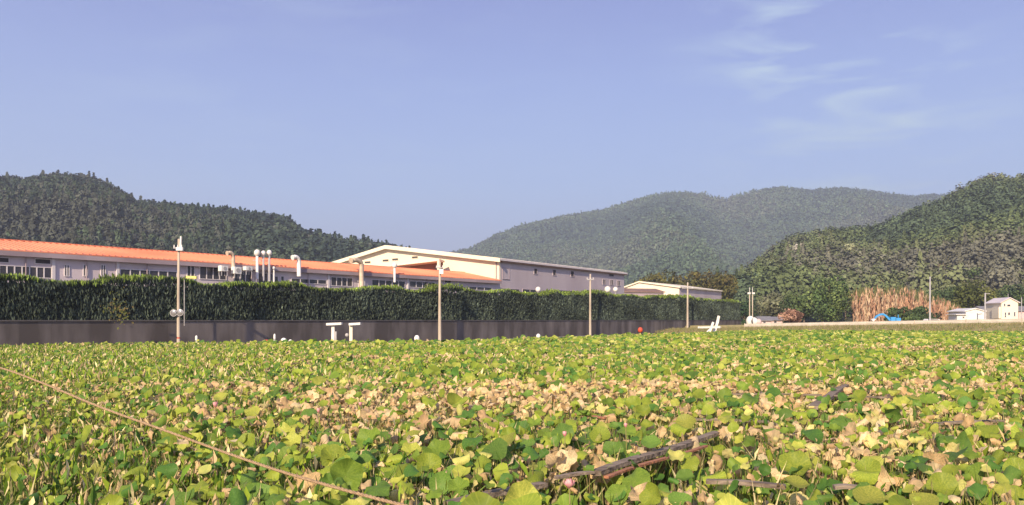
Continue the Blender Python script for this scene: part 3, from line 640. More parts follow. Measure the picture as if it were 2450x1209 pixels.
# street lamp with pale head above the hedge
t = empty('street_lamp', G(441, 72.4, 2.1), 'pale yellow lamp head poking out over the hedge right of the slim pole', 'lamp')
b = MB(); b.tube([G(441, 72.4, 2.1), P(441, 670, 72.4), P(446, 664, 71.5)], .04, 8); b.build('shaft', 'grey_metal', t)
b = MB(); q = P(457, 663, 71.3); b.box(q-Vector((.5, .12, .11)), (1.0, 0, -.05), (0, .24, 0), (0, 0, .22)); b.build('lamp_head', 'yellow_paint', t)

# ---------------------------------------------------------------- small things along the foot of the wall
def front(px, dd=1.3):
    k = (px-HX)/F; o = wp(0, dd); s_ = (k*o.y-o.x)/(WU.x-k*WU.y); return wp(s_, dd)
for px, b0, b1, l in ((797, 782, 818, 'T shaped post with a flat white head, the left of the pair by the wall'), (840, 836, 863, 'T shaped post with a flat white head, the right of the pair by the wall')):
    q = G(px, 72); t = empty('sign_post', q, l, 'post', 'pair of T shaped posts by the wall'); zt = P(px, 777, 72).z
    b = MB(); b.cbox((q.x, q.y, zt/2), .26, .2, zt); b.build('shaft', 'white_metal' if px < 800 else 'hall_cream', t)
    b = MB(); c = P((b0+b1)/2, 776.5, 71.9); w = (b1-b0)/F*72; b.box(c+Vector((-w/2, -.3, -.09)), (w, 0, .06), (0, .6, 0), (0, 0, .2)); b.build('head_panel', 'white_metal', t)
    if px < 800: b = MB(); b.cbox((q.x+.22, q.y-.1, zt*.55), .22, .2, .8); b.build('control_box', 'grey_metal', t)
    else: b = MB(); b.ball(P(830, 802, 71.9), .16, .1, .16); b.build('meter', 'grey_metal', t, True)
def bollard(px, py, Y, rx, rz, label, m='white_metal', name='bollard', cat='bollard'):
    q = G(px, Y); c = P(px, py, Y); t = empty(name, q, label, cat)
    b = MB(); b.ball(c, rx, rx, rz); b.build('head', m, t, True)
    b = MB(); b.tube([q, (q.x, q.y, c.z-rz*.6)], .05, 8); b.build('shaft', 'yellow_paint' if 'red' in m else 'grey_metal', t)
bollard(997.5, 810.5, 71, .24, .30, 'white rounded marker left of the brown concrete pole', name='marker_post', cat='marker')
bollard(1288, 805, 82, .22, .26, 'pale yellowish rounded marker midway between two poles', name='marker_post', cat='marker')
bollard(1532, 790, 98, .30, .34, 'red rounded marker on a yellow post at the field edge', 'red_paint', name='marker_post', cat='marker')
bollard(679, 815, 69, .24, .22, 'larger of two low white rounded markers by the wall', name='marker_post', cat='marker')
bollard(695, 817, 68.5, .16, .16, 'smaller of two low white rounded markers by the wall', name='marker_post', cat='marker')
for px, y0, w, l in ((470, 803, .2, 'short white stake right of the slim pole with the mirror'), (657, 799, .18, 'short grey white stake between the orange block and the white markers')):
    q = G(px, 68.5); zt = P(px, y0, 68.5).z; t = empty('stake', q, l, 'stake'); b = MB(); b.tube([q, (q.x, q.y, zt-.1), (q.x, q.y, zt)], [w*.5, w*.5, w*.2], 10); b.build('shaft', 'white_metal', t)
    b = MB(); b.tube([(q.x, q.y, zt-.5), (q.x, q.y, zt-.4)], w*.52, 10); b.build('band', 'grey_metal', t)
q = G(628, 66.5, .5); b = MB()
b.prism([P(616, 823, 66.5), P(640, 823, 66.5), P(640, 814, 66.5), P(634, 813, 66.5), P(631, 818, 66.5), P(616, 819.5, 66.5)], (0, .6, 0)); o = single(b.build('cultivator', 'red_paint'), q); tag(o, 'low orange red machine cover showing over the leaves by the wall', 'machine')
# leaning boards near the hedge end
for i, (pts, l) in enumerate((([(1690, 794), (1698, 786), (1704, 770), (1709, 772), (1703, 790), (1699, 797)], 'short pale board leaning at the field edge before the hedge end'),
                              ([(1705, 793), (1712, 776), (1717, 755), (1723, 757), (1720, 771), (1713, 794)], 'tall pale blue board leaning at the field edge before the hedge end'))):
    Y = 128+i*2; b = MB(); b.prism([P(x, y, Y) for x, y in pts], (.05, .25, 0)); o = b.build('leaning_board', 'white_metal'); tag(single(o, P(pts[0][0], pts[0][1]+2, Y)), l, 'board', 'pale boards leaning at the field edge')
# cluster by the road: round white tarpaulined drums, low houses
t = empty('water_tank', G(1800, 190, 1), 'round white tank with a dark slot beside the twin poles', 'tank')
b = MB(); b.ball(P(1795, 769, 190), .95, .9, 1.25); b.build('tank_body', 'white_metal', t, True)
b = MB(); b.tube([P(1801, 778, 188.9), P(1799, 768, 188.6), P(1800, 761, 188.9)], [.08, .18, .08], 8); b.build('hatch', 'louvre', t)
b = MB(); b.ball(P(1804, 770, 190.2), .9, .9, 1.0); b.build('second_drum', 'white_metal', t, True)
b = MB(); b.ball(P(1815, 771, 190), .65, .9, .75); b.build('end_cap', 'pink_wall', t, True)
def house(px0, px1, pyb, pye, pyr, Y, label, wallm='hall_cream', roofm='tile_roof', depth=7, gable=True, wins=(), name='house', rz=-.15, cat='house', hip=0):
    f = Fac(G(px0, Y), (math.cos(rz), math.sin(rz), 0)); w = f.s_(px1); zb = min(EYE-(pyb-HY)/F*Y, 2.6)-1.2; ze = EYE-(pye-HY)/F*Y; zr = EYE-(pyr-HY)/F*Y
    t = empty(name, f.pt(w/2, -depth/2, zb), label, cat)
    if gable:
        b = MB(); b.prism([f.pt(0, 0, zb), f.pt(w, 0, zb), f.pt(w, 0, ze), f.pt(w/2, 0, zr-.1), f.pt(0, 0, ze)], f.n*-depth); b.build('wall', wallm, t)
        b = MB()
        for a, za, c, zc in ((-.35, ze-.12, w/2, zr-.08), (w/2, zr-.08, w+.35, ze-.12)):
            b.prism([f.pt(a, .3, za+.03), f.pt(c, .3, zc+.03), f.pt(c, .3, zc+.2), f.pt(a, .3, za+.2)], f.n*-(depth+.6))
        b.build('roof', roofm, t)
    else:
        b = MB(); f.box(b, 0, w, zb, ze, -depth, 0); b.build('wall', wallm, t)
        b = MB(); b.prism([f.pt(-.4, .5, ze), f.pt(-.4, .5, ze+.12), f.pt(-.4, -depth/2, zr), f.pt(-.4, -depth-.5, ze+.12), f.pt(-.4, -depth-.5, ze)], f.u*(w+.8)); b.build('roof', roofm, t)
    for r_ in wins: f.window(t, *r_)
    return t, f
house(1818, 1845, 775, 768, 757, 200, 'low grey roofed house beside the round white tank', 'pink_wall', gable=False, wins=((1826, 1832, 770, 773),))
house(1843, 1872, 775, 767, 758, 205, 'low grey roofed house touching the reddish dry bush', 'pink_wall', gable=False, wins=((1852, 1858, 769, 773),))
house(2290, 2311, 763, 753.5, 751, 176, 'small white flat roofed outbuilding left of the white gabled shed', 'white_metal', 'white_metal', 5, False, ((2303, 2307, 758, 761),), name='outbuilding', cat='shed')
house(2311, 2356, 763, 745, 738.5, 178, 'white gabled metal shed right of the dry reeds', 'white_metal', 'white_metal', 10, True, (), name='shed', cat='shed')
house(2357, 2398, 762, 746, 732, 205, 'grey tiled low house between the shed and the tall cream house', 'hall_cream', 'tile_roof', 9, False, ((2365, 2373, 753, 759), (2383, 2391, 752, 758)))
t, f = house(2396, 2436, 762, 725, 713, 182, 'tall narrow cream house with a pointed gable at the right edge', 'hall_cream', 'hall_roof', 8, True,
             ((2402, 2405, 727, 733), (2410, 2417, 729, 733), (2404, 2407, 748, 754), (2412, 2416, 748, 754), (2404, 2407, 755, 759), (2426, 2429, 747, 757)))
b = MB(); b.tube([P(2412, 716, 183), P(2412, 703, 183)], .06, 6); b.build('antenna', 'grey_metal', t)
a, c, z0, z1 = f.rect(2391, 2396, 735, 762); b = MB(); f.box(b, a, c, z0, z1, -4, -.3); b.build('side_bay', 'hall_cream', t)
house(2437, 2475, 762, 745, 732, 208, 'grey roofed house cut off by the right edge of the view', 'pink_wall', 'tile_roof', 9, False)
# small white car
def car(px, Y, zb, label):
    q = G(px, Y, zb); t = empty('parked_car', q, label, 'car'); L = 3.6
    pr = [(-1.8, .35), (1.8, .35), (1.82, .8), (1.2, .92), (.75, 1.42), (-1.2, 1.45), (-1.72, .95), (-1.82, .8)]
    b = MB(); b.prism([q+Vector((x, -.75, z)) for x, z in pr], (0, 1.5, 0)); b.build('body', 'white_metal', t)
    b = MB(); b.prism([q+Vector((x, -.76, z)) for x, z in ((-1.3, .95), (.9, .95), (.65, 1.35), (-1.1, 1.37))], (0, 1.52, 0)); b.build('side_window', 'glass', t)
    for x in (-1.15, 1.15):
        b = MB(); b.tube([q+Vector((x, -.78, .3)), q+Vector((x, -.55, .3))], .3, 14); b.build('wheel', 'rubber', t)
car(2232, 152, 1.35, 'small white car parked at the foot of the tallest bare pole')
# blue excavator
Y = 165; q = G(2120, Y, 1.2); ex = empty('excavator', q, 'light blue excavator with an arched boom behind the guard rail', 'excavator')
def bar(pts, w, th, name, m):
    b = MB(); L = []; Rr = []
    for i, p_ in enumerate(pts):
        p0 = Vector(pts[max(i-1, 0)]); p2_ = Vector(pts[min(i+1, len(pts)-1)]); d = (p2_-p0).normalized(); n_ = Vector((-d.y, d.x)); p_ = Vector(p_); L.append(p_+n_*w[i]); Rr.append(p_-n_*w[i])
    poly = [P(x, y, Y) for x, y in L]+[P(x, y, Y) for x, y in reversed(Rr)]
    b.prism(poly, (0, th, 0)); return b.build(name, m, ex)
bar([(2093, 763), (2098, 757), (2106, 753), (2113, 752)], [1.6, 1.9, 2.1, 2.2], .35, 'stick', 'blue_paint')
bar([(2113, 752), (2119, 755), (2124, 760), (2130, 767)], [2.2, 2.2, 2.1, 1.7], .36, 'boom', 'blue_paint')
bar([(2088, 768), (2091, 765), (2095, 764)], [2.2, 2.6, 1.4], .7, 'bucket', 'white_metal')
bar([(2100, 760), (2112, 757)], [.5, .5], .1, 'hydraulic_ram', 'grey_metal')
b = MB(); b.box(P(2143, 770, Y), (1.05, 0, 0), (0, 1.6, 0), (0, 0, .75)); b.build('engine_cover', 'blue_paint', ex)
b = MB(); b.box(P(2132, 771, Y), (1.0, 0, 0), (0, 1.3, 0), (0, 0, 1.0)); b.build('cab', 'blue_paint', ex)
b = MB(); b.tube([P(2149, 762, Y+.5), P(2149, 753, Y+.5)], .06, 8); b.build('exhaust', 'blue_paint', ex)
b = MB(); b.box(P(2126, 778, Y)-Vector((0, .3, 0)), (3.2, 0, 0), (0, .5, 0), (0, 0, .55)); b.build('track', 'rubber', ex)
# guard rail
gr = empty('guard_rail', rp(30, .2, 0), 'long white guard rail along the raised road on the right', 'guard rail')
k = -6; i = 0
pxs_gap = [1958, 2035]
while k < 140:
    e = k+7.9; b = MB()
    prf = [(0, .30), (.05, .36), (.0, .44), (.05, .52), (.05, .66), (0, .74), (.05, .82), (0, .88), (-.04, .88), (-.04, .30)]
    b.prism([rp(k, .2+d, z) for d, z in prf], RU*(e-k)); b.build('beam', 'rail_paint', gr)
    b = MB(); b.tube([rp(k-.05, .1, -.2), rp(k-.05, .1, .95)], .09, 8); b.build('post', 'rust_metal', gr); k += 8
b = MB(); b.box(rp(-14, 4, .1), RU*5, RN*.3, (0, 0, .4)); tag(single(b.build('concrete_block', 'white_metal'), rp(-14, 4, 0)), 'low pale concrete block before the left end of the guard rail', 'block')

# ---------------------------------------------------------------- bank grass
n = 16000; s_ = rng.uniform(-24, 90, n); d_ = rng.uniform(.6, 11.5, n)
zz_ = np.array([max(0, (RA+RU*a).z*np.interp(d, [1, 4, 8, 12], [1, .8, .45, 0])) for a, d in zip(s_, d_)])
base = np.array([RA])+np.outer(s_, RU)+np.outer(d_, RN); base[:, 2] = zz_
h = rng.uniform(.15, .5, n); w = rng.uniform(.03, .09, n); a = rng.uniform(-.8, .8, n)
u = np.stack([np.cos(a)*w, np.sin(a)*w, 0*w], -1); tp = base+np.stack([rng.normal(0, .12, n), rng.normal(0, .12, n), h], -1)
V = np.stack([base-u, base+u, tp+u*.2, tp-u*.2], 1).reshape(-1, 3)
cc = np.array([(.25, .22, .10), (.20, .22, .07), (.32, .26, .15)])[rng.integers(0, 3, n)]
tag(npmesh('bank_grass', V, np.arange(n*4).reshape(-1, 4), 'lotus_far', np.repeat(cc, 4, 0)), 'tan and green rough grass on the bank below the guard rail', 'grass', kind='stuff')

# ---------------------------------------------------------------- timbers lying in the lotus bed
ZP_ = .78; timbers = [
 ((1070, 1207), (1300, 1158), .17, 'old_wood', 'dark weathered timber lying at the bottom centre of the field'),
 ((1330, 1143), (1450, 1127), .11, 'old_wood', 'short dark timber left of the reddish board'),
 ((1425, 1132), (1715, 1037), .19, 'old_wood', 'long grey weathered timber slanting up to the right near the middle'),
 ((1450, 1142), (1690, 1066), .09, 'red_wood', 'reddish board lying along the front of the long grey timber'),
 ((1690, 1152), (1880, 1164), .15, 'old_wood', 'pale flat timber at the bottom right of centre'),
 ((1995, 1166), (2065, 1167), .14, 'old_wood', 'short pale timber stub at the bottom right'),
 ((1945, 976), (2022, 922), .26, 'old_wood', 'thick dark timber sticking up across the level rail on the right'),
 ((1735, 944), (1965, 945), .13, 'old_wood', 'left half of the level rail in the middle of the right bed'),
 ((1975, 947), (2130, 952), .13, 'old_wood', 'right half of the level rail in the middle of the right bed'),
 ((2235, 1015), (2400, 1007), .14, 'old_wood', 'pale timber near the right edge of the field'),
 ((1640, 1004), (1840, 1009), .12, 'old_wood', 'thin grey timber behind the long slanting one'),
 ((1370, 992), (1450, 1000), .12, 'red_wood', 'dark reddish board among the withered leaves at the centre')]
segs = []
for (p0, p1, w, m, l) in timbers:
    a = P(p0[0], p0[1], (EYE-ZP_)*F/(p0[1]-HY)); c = P(p1[0], p1[1], (EYE-ZP_)*F/(p1[1]-HY)); segs.append((a, c, w))
    d = (c-a); L = d.length; d.normalize(); nrm = Vector((-d.y, d.x, 0)).normalized(); b = MB(); k_ = max(4, int(L/.5)); sec = [(-.5, -.4), (-.5, .4), (-.05, .46), (.5, .4), (.5, -.42), (.0, -.5)]
    rows = []
    for i in range(k_+1):
        t_ = i/k_; c_ = a.lerp(c, t_)+nrm*.006*math.sin(i*1.3)+Vector((0, 0, .012*math.sin(i*.9)))
        for (x, y) in sec: rows.append(c_+nrm*(x*w*.74*(1+.05*math.sin(i*2.3+x*9)))+Vector((0, 0, y*w*.36)))
    b.add(rows, [(i*6+j, i*6+(j+1) % 6, (i+1)*6+(j+1) % 6, (i+1)*6+j) for i in range(k_) for j in range(6)]+[(0, 1, 2, 3, 4, 5), tuple(k_*6+j for j in range(6))])
    o = b.build('timber', m); single(o, a.lerp(c, .5)-Vector((0, 0, w*.35))); tag(o, l, 'timber')
# rope crossing the left foreground
rpix = [(-260, 822, 14.5), (-120, 850, 12.2), (0, 880, 10.5), (100, 916, 9.5), (240, 974, 8.5), (400, 1032, 7.6), (540, 1083, 6.9), (660, 1124, 6.3), (780, 1160, 5.7), (940, 1203, 5.1), (1100, 1240, 4.7), (1300, 1270, 4.3)]
ctrl = [P(x, y, Y) for x, y, Y in rpix]; pts = []
for i in range(len(ctrl)-1):
    p0, p1, p2, p3 = ctrl[max(i-1, 0)], ctrl[i], ctrl[i+1], ctrl[min(i+2, len(ctrl)-1)]
    for k in range(40):
        t_ = k/40; pts.append(.5*((2*p1)+(-p0+p2)*t_+(2*p0-5*p1+4*p2-p3)*t_*t_+(-p0+3*p1-3*p2+p3)*t_**3))
b = MB()
for st in range(3):                                   # three twisted strands
    q = []
    for i, p_ in enumerate(pts):
        d = (pts[min(i+1, len(pts)-1)]-pts[max(i-1, 0)]).normalized(); a_ = d.cross(Vector((0, 0, 1))).normalized(); c_ = d.cross(a_); th = i*.9+st*2.094
        q.append(p_+(a_*math.cos(th)+c_*math.sin(th))*.0062)
    b.tube(q, .0068, 5)
o = b.build('rope', 'rope', smooth=True); tag(single(o, ctrl[5]), 'tan twisted rope stretched across the left foreground above the leaves', 'rope')

# ---------------------------------------------------------------- lotus bed
def leaf(n, rings, cup, wave, k, ph, bend, ragged, seed, tw=0, narrow=1):
    r = np.random.default_rng(seed); th = np.arange(n)/n*2*np.pi; V = [(0, 0, 0)]; uv = [(0, 0)]
    rimn = 1+ragged*(.55*np.sin(3*th+r.uniform(0, 6))+.4*np.sin(5*th+r.uniform(0, 6))+.3*np.sin(8*th+r.uniform(0, 6)))
    for j in range(1, rings+1):
        q = j/rings; rad = q*(1+(rimn-1)*q**2)
        z = cup*q*q+wave*q**2.5*np.sin(k*th+ph)+ragged*.35*q*r.normal(0, 1, n)*(q > .3)
        V += list(zip(rad*np.cos(th), rad*np.sin(th), z)); uv += list(zip(th/(2*np.pi), np.full(n, q)))
    V = np.array(V)
    if bend: x = V[:, 0].copy(); z = V[:, 2].copy(); V[:, 0] = np.sign(x)*np.sin(bend*abs(x))/bend+0*z; V[:, 2] = z*.8-(1-np.cos(bend*abs(x)))/bend
    if tw: y = V[:, 1].copy(); V[:, 2] += tw*V[:, 0]*y
    if narrow != 1: V[:, 1] *= narrow
    T = []
    for i in range(n): T.append((0, 1+i, 1+(i+1) % n))
    for j in range(rings-1):
        a = 1+j*n; c = a+n
        for i in range(n): i2 = (i+1) % n; T.append((a+i, c+i, c+i2)); T.append((a+i, c+i2, a+i2))
    return V, np.array(T), np.array(uv)
def templates(n, rings):
    g = [leaf(n, rings, c, w, k, i, bd, rg, 100+i, tw) for i, (c, w, k, bd, rg, tw) in enumerate(
        [(.25, .10, 3, 0, .07, .1), (.38, .16, 4, 0, .09, .2), (.08, .20, 2, 0, .10, .3), (-.2, .18, 5, 0, .08, 0), (.1, .12, 3, 1.1, .10, .1), (-.1, .2, 4, 1.5, .10, .2),
         (.05, .18, 3, 2.0, .12, .1), (.42, .2, 5, 0, .10, -.3)])]
    w = [leaf(n, rings, c, wv, k, i, bd, rg, 200+i, tw) for i, (c, wv, k, bd, rg, tw) in enumerate(
        [(-.5, .28, 4, 0, .20, .3), (-.3, .30, 5, 1.6, .22, 0), (.2, .34, 5, 1.2, .2, .4), (-.7, .25, 6, 0, .22, .2), (-.2, .3, 3, 2.3, .25, 0), (.35, .3, 4, 0, .25, -.4)])]
    d = [leaf(n, rings, .05, .12, 3, i, b_, .10, 300+i, 0, nr) for i, (b_, nr) in enumerate(((2.1, .6), (2.5, 1), (2.9, .8), (1.2, .34)))]
    return g+w+d
NG, NW, ND = 8, 6, 4
TH, TM, TL = templates(18, 3), templates(9, 2), templates(6, 1)
eg = [(-300, 50), (0, 57), (427, 66), (640, 67.5), (1052, 70), (1412, 90), (1645, 111), (1770, 133), (1850, 142), (2000, 138), (2450, 120), (2800, 104)]
def place(y0, y1, dens):
    A_ = .5*(y1**2-y0**2)*1.42; n = int(A_*dens); Y = np.sqrt(rng.uniform(y0**2, y1**2, n)); k = rng.uniform(-.71, .71, n); X = k*Y; px = HX+F*k
    ok = Y < interp(px, eg)-rng.uniform(0, 1.2, n)
    q = np.stack([X-B0.x, Y-B0.y], -1); al = q@np.array([bu.x, bu.y]); pe = q@np.array([bn.x, bn.y])
    ok &= ~((al > 0) & (abs(pe) < 1.35)); ok &= ~((al > 0) & (pe < 0) & (pe > -3.2) & (rng.random(n) < .8))
    for a, c, w in segs:
        d = (c-a); L = d.length; d = d/L; qx = X-a.x; qy = Y-a.y; al = qx*d.x+qy*d.y; pe = qx*(-d.y)+qy*d.x
        clo = np.clip(al, 0, L); dist = np.hypot(qx-clo*d.x, qy-clo*d.y); infront = (Y < a.y+clo*d.y)
        ok &= ~((dist < w*.8+.22) & (rng.random(n) < .60)); ok &= ~((dist < .5+w+a.y*.04) & infront & (rng.random(n) < .46))
    return X[ok], Y[ok], px[ok]
GC = np.array([(.25, .32, .04), (.17, .26, .035), (.28, .35, .045), (.09, .20, .035), (.36, .39, .07), (.13, .23, .04)])
TC = np.array([(.62, .46, .26), (.56, .39, .21), (.70, .56, .34), (.50, .35, .17), (.70, .52, .29), (.62, .54, .22)])
def batch(y0, y1, dens, T, tanf, size, hbase, fresh=1.0):
    X, Y, px = place(y0, y1, dens); n = len(X)
    pat = fbm(X/2.2, Y/3.2, 77, 4)                       # patches of withered and of green leaves
    left = np.clip((760-px)/760, 0, 1)
    pt = np.clip(tanf*(1+.9*pat)*(1-.68*left), 0.02, .9); rr = rng.random(n); isT = rr < pt
    isD = (~isT) & (rng.random(n) < .14+.55*left)
    ty = np.where(isT, NG+rng.integers(0, NW, n), np.where(isD, NG+NW+rng.integers(0, ND, n), rng.integers(0, NG, n)))
    sz = size*np.clip(rng.lognormal(0, .5, n), .35, 2.2)*(1-.38*left); sz = np.where(isT, sz*.78, sz); sz = np.where(isD, sz*.85, sz)
    z = hbase*(1-.62*rng.uniform(0, 1, n)**1.4)+.08*pat; z = np.where(isT, z*.92, z)
    col = np.where(isT[:, None], TC[rng.integers(0, 6, n)], GC[rng.integers(0, 6, n)])*rng.uniform(.75, 1.25, (n, 1))
    yel = (~isT) & (rng.random(n) < .085*fresh); sz = np.where(yel, sz*.75, sz); col = np.where(yel[:, None], np.array([(.52, .52, .15)])*rng.uniform(.8, 1.2, (n, 1)), col)
    tilt = np.abs(rng.normal(0, .55, n))+np.where(isD, .95, 0)+np.where(isT, .45, 0); az = rng.uniform(0, 2*np.pi, n); spin = rng.uniform(0, 2*np.pi, n)
    # rotation: spin about z, tilt about a horizontal axis, leaning a little towards the light
    nv = np.stack([np.sin(tilt)*np.cos(az)-.20, np.sin(tilt)*np.sin(az)-.52, np.cos(tilt)], -1); nv /= np.linalg.norm(nv, axis=1, keepdims=True)
    ref = np.stack([np.cos(spin), np.sin(spin), 0*spin], -1); e1 = np.cross(nv, ref); e1 /= np.linalg.norm(e1, axis=1, keepdims=True)+1e-9; e2 = np.cross(nv, e1)
    M = np.stack([e1, e2, nv], -1)*sz[:, None, None]
    return dict(X=X, Y=Y, z=z, ty=ty, sz=sz, col=col, M=M, px=px)
def emit(name, bt, T, material, label, sel=None):
    Vs = []; Fs = []; Cs = []; Us = []; off = 0
    for k, (tv, tf, tu) in enumerate(T):
        m = bt['ty'] == k
        if sel is not None: m &= sel
        n = m.sum()
        if not n: continue
        p = np.stack([bt['X'][m], bt['Y'][m], bt['z'][m]], -1)
        V = np.einsum('nij,kj->nki', bt['M'][m], tv)+p[:, None]; kv = len(tv)
        Fs.append((tf[None]+(np.arange(n)*kv)[:, None, None]+off).reshape(-1, 3)); off += n*kv
        Vs.append(V.reshape(-1, 3)); ec = 1-.0*tu[:, 1]
        Cs.append((bt['col'][m][:, None]*ec[None, :, None]).reshape(-1, 3)); Us.append(np.tile(tu, (n, 1)))
    tag(npmesh(name, np.concatenate(Vs), np.concatenate(Fs), material, np.concatenate(Cs), uv=np.concatenate(Us), smooth=True), label, 'lotus leaves', kind='stuff')
near = batch(5.2, 24, 56, TH, .66, .083, .94)
app = near['sz']/near['Y']*(near['z'] > .45)*((near['px'] > -20) & (near['px'] < 2470) & (HY+(EYE-near['z'])*F/near['Y'] < 1215))
top = np.argsort(-app)[:300]; sel = np.ones(len(app), bool); sel[top] = False
emit('lotus_leaves', near, TH, 'lotus', 'countless green and withered lotus leaves in the near half of the bed', sel)
mid = batch(24, 60, 27, TM, .40, .092, .92); emit('lotus_leaves', mid, TM, 'lotus_far', 'sunlit yellow green lotus leaves across the middle of the bed')
far = batch(60, 143, 12, TL, .2, .13, .92, 2.6); emit('lotus_leaves', far, TL, 'lotus_far', 'distant bright green lotus leaves reaching the wall and the bank')
# the 300 leaves that show largest, each a thing of its own
labels = {'g': 'fresh green lotus leaf on its own stalk in the foreground', 'w': 'withered tan crumpled lotus leaf on its stalk in the foreground', 'd': 'folded drooping green lotus leaf on its stalk in the foreground'}
groups = {'g': 'fresh green lotus leaves in the foreground', 'w': 'withered tan lotus leaves in the foreground', 'd': 'folded drooping lotus leaves in the foreground'}
pool = {}; b = MB(); b.tube([(0, 0, -1.0), (.03, .02, -.5), (0, 0, 0)], [.007, .006, .005], 5); stem_o = None
for i in top:
    k = int(near['ty'][i]); kind = 'g' if k < NG else 'w' if k < NG+NW else 'd'; cv = int(near['col'][i][0]*17) % 3; key = (k, cv)
    if key not in pool:
        tv, tf, tu = TH[k]; c = near['col'][i]; pool[key] = npmesh('blade', tv, tf, 'lotus', np.tile(c, (len(tv), 1)), uv=tu, smooth=True, link=False); lum = c[1]
        pool[key]['tone'] = ('withered tan lotus leaf' if lum < .47 else 'pale dry lotus leaf') if kind == 'w' else ('folded ' if kind == 'd' else '')+('pale yellow lotus leaf' if c[0] > .5 else 'bright green lotus leaf' if lum > .30 else 'deep green lotus leaf')
    loc = Vector((near['X'][i], near['Y'][i], 0)); e = bpy.data.objects.new('lotus_leaf', None); COL.objects.link(e); e.location = loc; e.empty_display_size = .1
    c0 = pool[key]['tone']; pxi = float(near['px'][i]); pyi = HY+(EYE-float(near['z'][i]))*F/float(near['Y'][i])
    side = 'at the far left' if pxi < 490 else 'left of centre' if pxi < 980 else 'at the centre' if pxi < 1470 else 'right of centre' if pxi < 1960 else 'at the far right'
    row = 'by the bottom edge' if pyi > 1130 else 'one step back' if pyi > 1050 else 'further back'
    nv_ = near['M'][i][:, 2]/near['sz'][i]; sa = near['sz'][i]; size_ = 'large' if sa > .17 else 'middling' if sa > .13 else 'small'
    pose = 'facing forward' if nv_[1] < -.62 else 'lying level' if nv_[2] > .86 else 'leaning left' if nv_[0] < 0 else 'leaning right'
    tag(e, f'{size_} {c0} {pose} {side} {row}', 'lotus leaf', groups[kind])
    bl = bpy.data.objects.new('blade', pool[key]); COL.objects.link(bl); bl.parent = e
    M = near['M'][i]; m4 = Matrix([[*M[0], 0], [*M[1], 0], [*M[2], float(near['z'][i])], [0, 0, 0, 1]]); bl.matrix_local = m4
    if stem_o is None:
        ROOT[e.name] = Vector((0, 0, 0)); stem_o = b.build('stem', 'stem', e); st_ = stem_o
    else: st_ = stem_o.copy(); COL.objects.link(st_); st_.parent = e
    st_.location = (0, 0, float(near['z'][i]))
# stalks and low weeds under the leaves
Xs, Ys, _ = near['X'][sel], near['Y'][sel], 0; zs = near['z'][sel]; m = Ys < 20; Xs, Ys, zs = Xs[m], Ys[m], zs[m]; n = len(Xs); w = .006
lean = rng.normal(0, .08, (n, 2)); a = rng.uniform(0, 3.14, n); u = np.stack([np.cos(a)*w, np.sin(a)*w, 0*a], -1); u2 = np.stack([-np.sin(a)*w, np.cos(a)*w, 0*a], -1)
bt_ = np.stack([Xs+lean[:, 0], Ys+lean[:, 1], 0*Xs-.05], -1); tp = np.stack([Xs, Ys, zs], -1)
V = np.concatenate([np.stack([bt_-u, bt_+u, tp+u*.7, tp-u*.7], 1), np.stack([bt_-u2, bt_+u2, tp+u2*.7, tp-u2*.7], 1)]).reshape(-1, 3)
cc = np.array([(.22, .25, .07), (.35, .28, .13), (.28, .20, .10)])[rng.integers(0, 3, 2*n)]
tag(npmesh('lotus_stalks', V, np.arange(2*n*4).reshape(-1, 4), 'lotus_far', np.repeat(cc, 4, 0)), 'thin green and brown lotus stalks under the near leaves', 'stalks', kind='stuff')
def weeds(y0, y1, dens, hmin, hmax, wmin, wmax, cols, name, label, zb=0, lf=0):
    X, Y, px = place(y0, y1, dens)
    if lf: kp = rng.random(len(X)) < np.clip((1150-px)/700, .22, 1); X, Y, px = X[kp], Y[kp], px[kp]; zb = rng.uniform(.35, .78, len(X))
    n = len(X); h = rng.uniform(hmin, hmax, n); w = rng.uniform(wmin, wmax, n); a = rng.uniform(0, 3.14, n)
    base = np.stack([X, Y, 0*X+zb], -1); u = np.stack([np.cos(a)*w, np.sin(a)*w, 0*a], -1); ln = rng.normal(0, .3, (n, 2))*h[:, None]
    md = base+np.stack([ln[:, 0]*.35, ln[:, 1]*.35, h*.55], -1); tp = base+np.stack([ln[:, 0], ln[:, 1], h], -1)
    V = np.stack([base-u*.6, md-u, tp, md+u], 1).reshape(-1, 3); cc = np.array(cols)[rng.integers(0, len(cols), n)]*rng.uniform(.7, 1.3, (n, 1))
    tag(npmesh(name, V, np.arange(n*4).reshape(-1, 4), 'lotus_far', np.repeat(cc, 4, 0)), label, 'weeds', kind='stuff')
weeds(5.2, 24, 150, .25, .98, .006, .028, [(.12, .18, .03), (.18, .22, .05), (.09, .15, .03), (.28, .24, .11), (.58, .48, .26)], 'weeds', 'green and brown weeds between the near lotus stalks')
weeds(24, 60, 34, .3, 1.0, .02, .05, [(.17, .23, .03), (.26, .28, .05), (.11, .16, .03), (.38, .32, .13), (.60, .52, .26)], 'weeds', 'green weeds between the lotus leaves of the middle bed')
weeds(60, 143, 8, .3, .9, .04, .10, [(.16, .22, .035), (.22, .26, .06), (.12, .17, .03)], 'weeds', 'green weeds among the distant lotus leaves')
SL = [(.22, .34, .03), (.32, .42, .04), (.14, .25, .03), (.10, .19, .03), (.78, .66, .36), (.66, .48, .26)]
weeds(5.2, 24, 75, .08, .26, .012, .038, SL, 'curled_leaves', 'narrow curled green and cream leaf tips hanging upright among the near leaves', lf=1)
weeds(24, 60, 34, .12, .34, .02, .05, SL, 'curled_leaves', 'narrow curled green and cream leaf tips in the middle of the bed', lf=1)
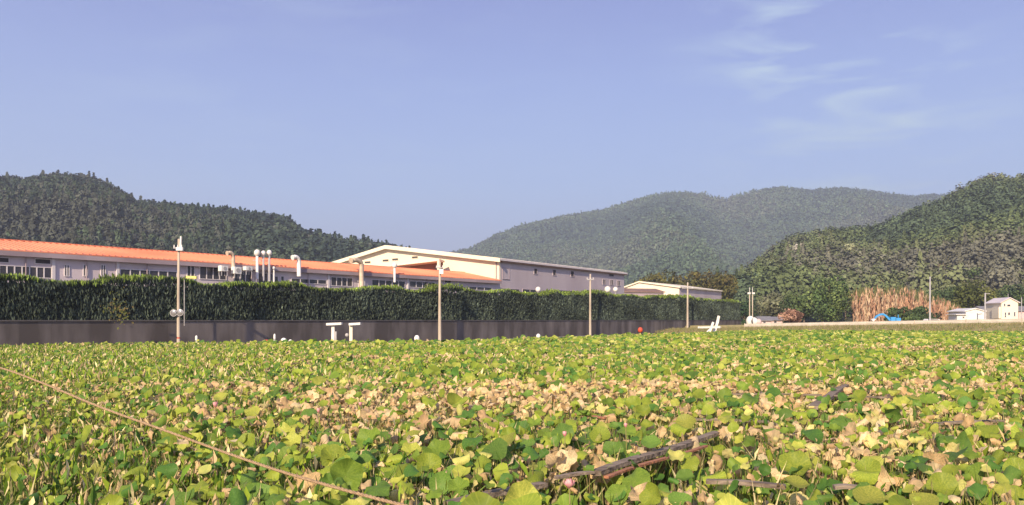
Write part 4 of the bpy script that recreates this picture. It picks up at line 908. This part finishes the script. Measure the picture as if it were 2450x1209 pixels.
# lotus flowers and seed pods standing clear of the leaves
def flower(px, py, r, label, op=1.0):
    z = 1.05; Y = (EYE-z)*F/(py-HY); q = G(px, Y, 0); c = Vector((q.x, q.y, z)); t = empty('lotus_flower', q, label, 'flower')
    b = MB()
    for ring, (k, tl, s_) in enumerate(((6, .25, .95), (7, .7, 1.0))):
        for i in range(k):
            a = 2*math.pi*i/k+ring*.4; tl2 = tl*op; rows = []
            for j in range(6):
                t_ = j/5; wd = math.sin(math.pi*min(.98, .12+t_*.88))**.8*.36*r; ou = math.sin(tl2)*t_*r*s_*1.2+.25*r*math.sin(t_*math.pi); up = math.cos(tl2)*t_*r*s_*1.5
                d = Vector((math.cos(a), math.sin(a), 0)); n_ = Vector((-d.y, d.x, 0)); p_ = c+d*ou+Vector((0, 0, up-r*.5))
                rows += [p_-n_*wd+d*-.03*r, p_+d*.1*r, p_+n_*wd+d*-.03*r]
            b.add(rows, [(j*3+m, j*3+m+1, j*3+4+m, j*3+3+m) for j in range(5) for m in (0, 1)])
    b.build('petals', 'petal', t, True)
    b = MB(); b.ball(c-Vector((0, 0, r*.2)), r*.25, r*.25, r*.3); b.build('seed_head', 'pod', t, True)
    b = MB(); b.tube([q, q.lerp(c, .5)+Vector((.02, 0, 0)), c-Vector((0, 0, r*.4))], .007, 6); b.build('stem', 'stem', t)
flower(1362, 1160, .065, 'largest pink lotus flower at the bottom centre of the bed')
flower(1351, 1040, .05, 'small deep pink lotus bud in the middle of the withered patch', .5)
flower(515, 970, .07, 'pale pink lotus flower on the left above the rope', .6)
flower(762, 984, .055, 'small pink lotus bud left of centre', .5)
flower(1497, 1019, .045, 'small whitish pink lotus bud right of the withered patch', .5)
flower(862, 968, .05, 'faint pink lotus bud among the tan leaves left of centre', .6)

# ---------------------------------------------------------------- haze
b = MB(); b.box((-3050, -650, -1), (6100, 0, 0), (0, 5000, 0), (0, 0, 420)); m = bpy.data.materials.new('haze'); m.use_nodes = True; t = m.node_tree; t.nodes.clear()
o_ = N(t, 'ShaderNodeOutputMaterial'); pv = N(t, 'ShaderNodeVolumePrincipled'); pv.inputs['Color'].default_value = (.80, .86, 1, 1); pv.inputs['Density'].default_value = .0003; pv.inputs['Anisotropy'].default_value = .2
t.links.new(pv.outputs[0], o_.inputs['Volume']); MAT['haze'] = m
hz_ = b.build('haze', 'haze'); tag(hz_, 'pale even air haze over the whole valley', 'haze', kind='stuff')
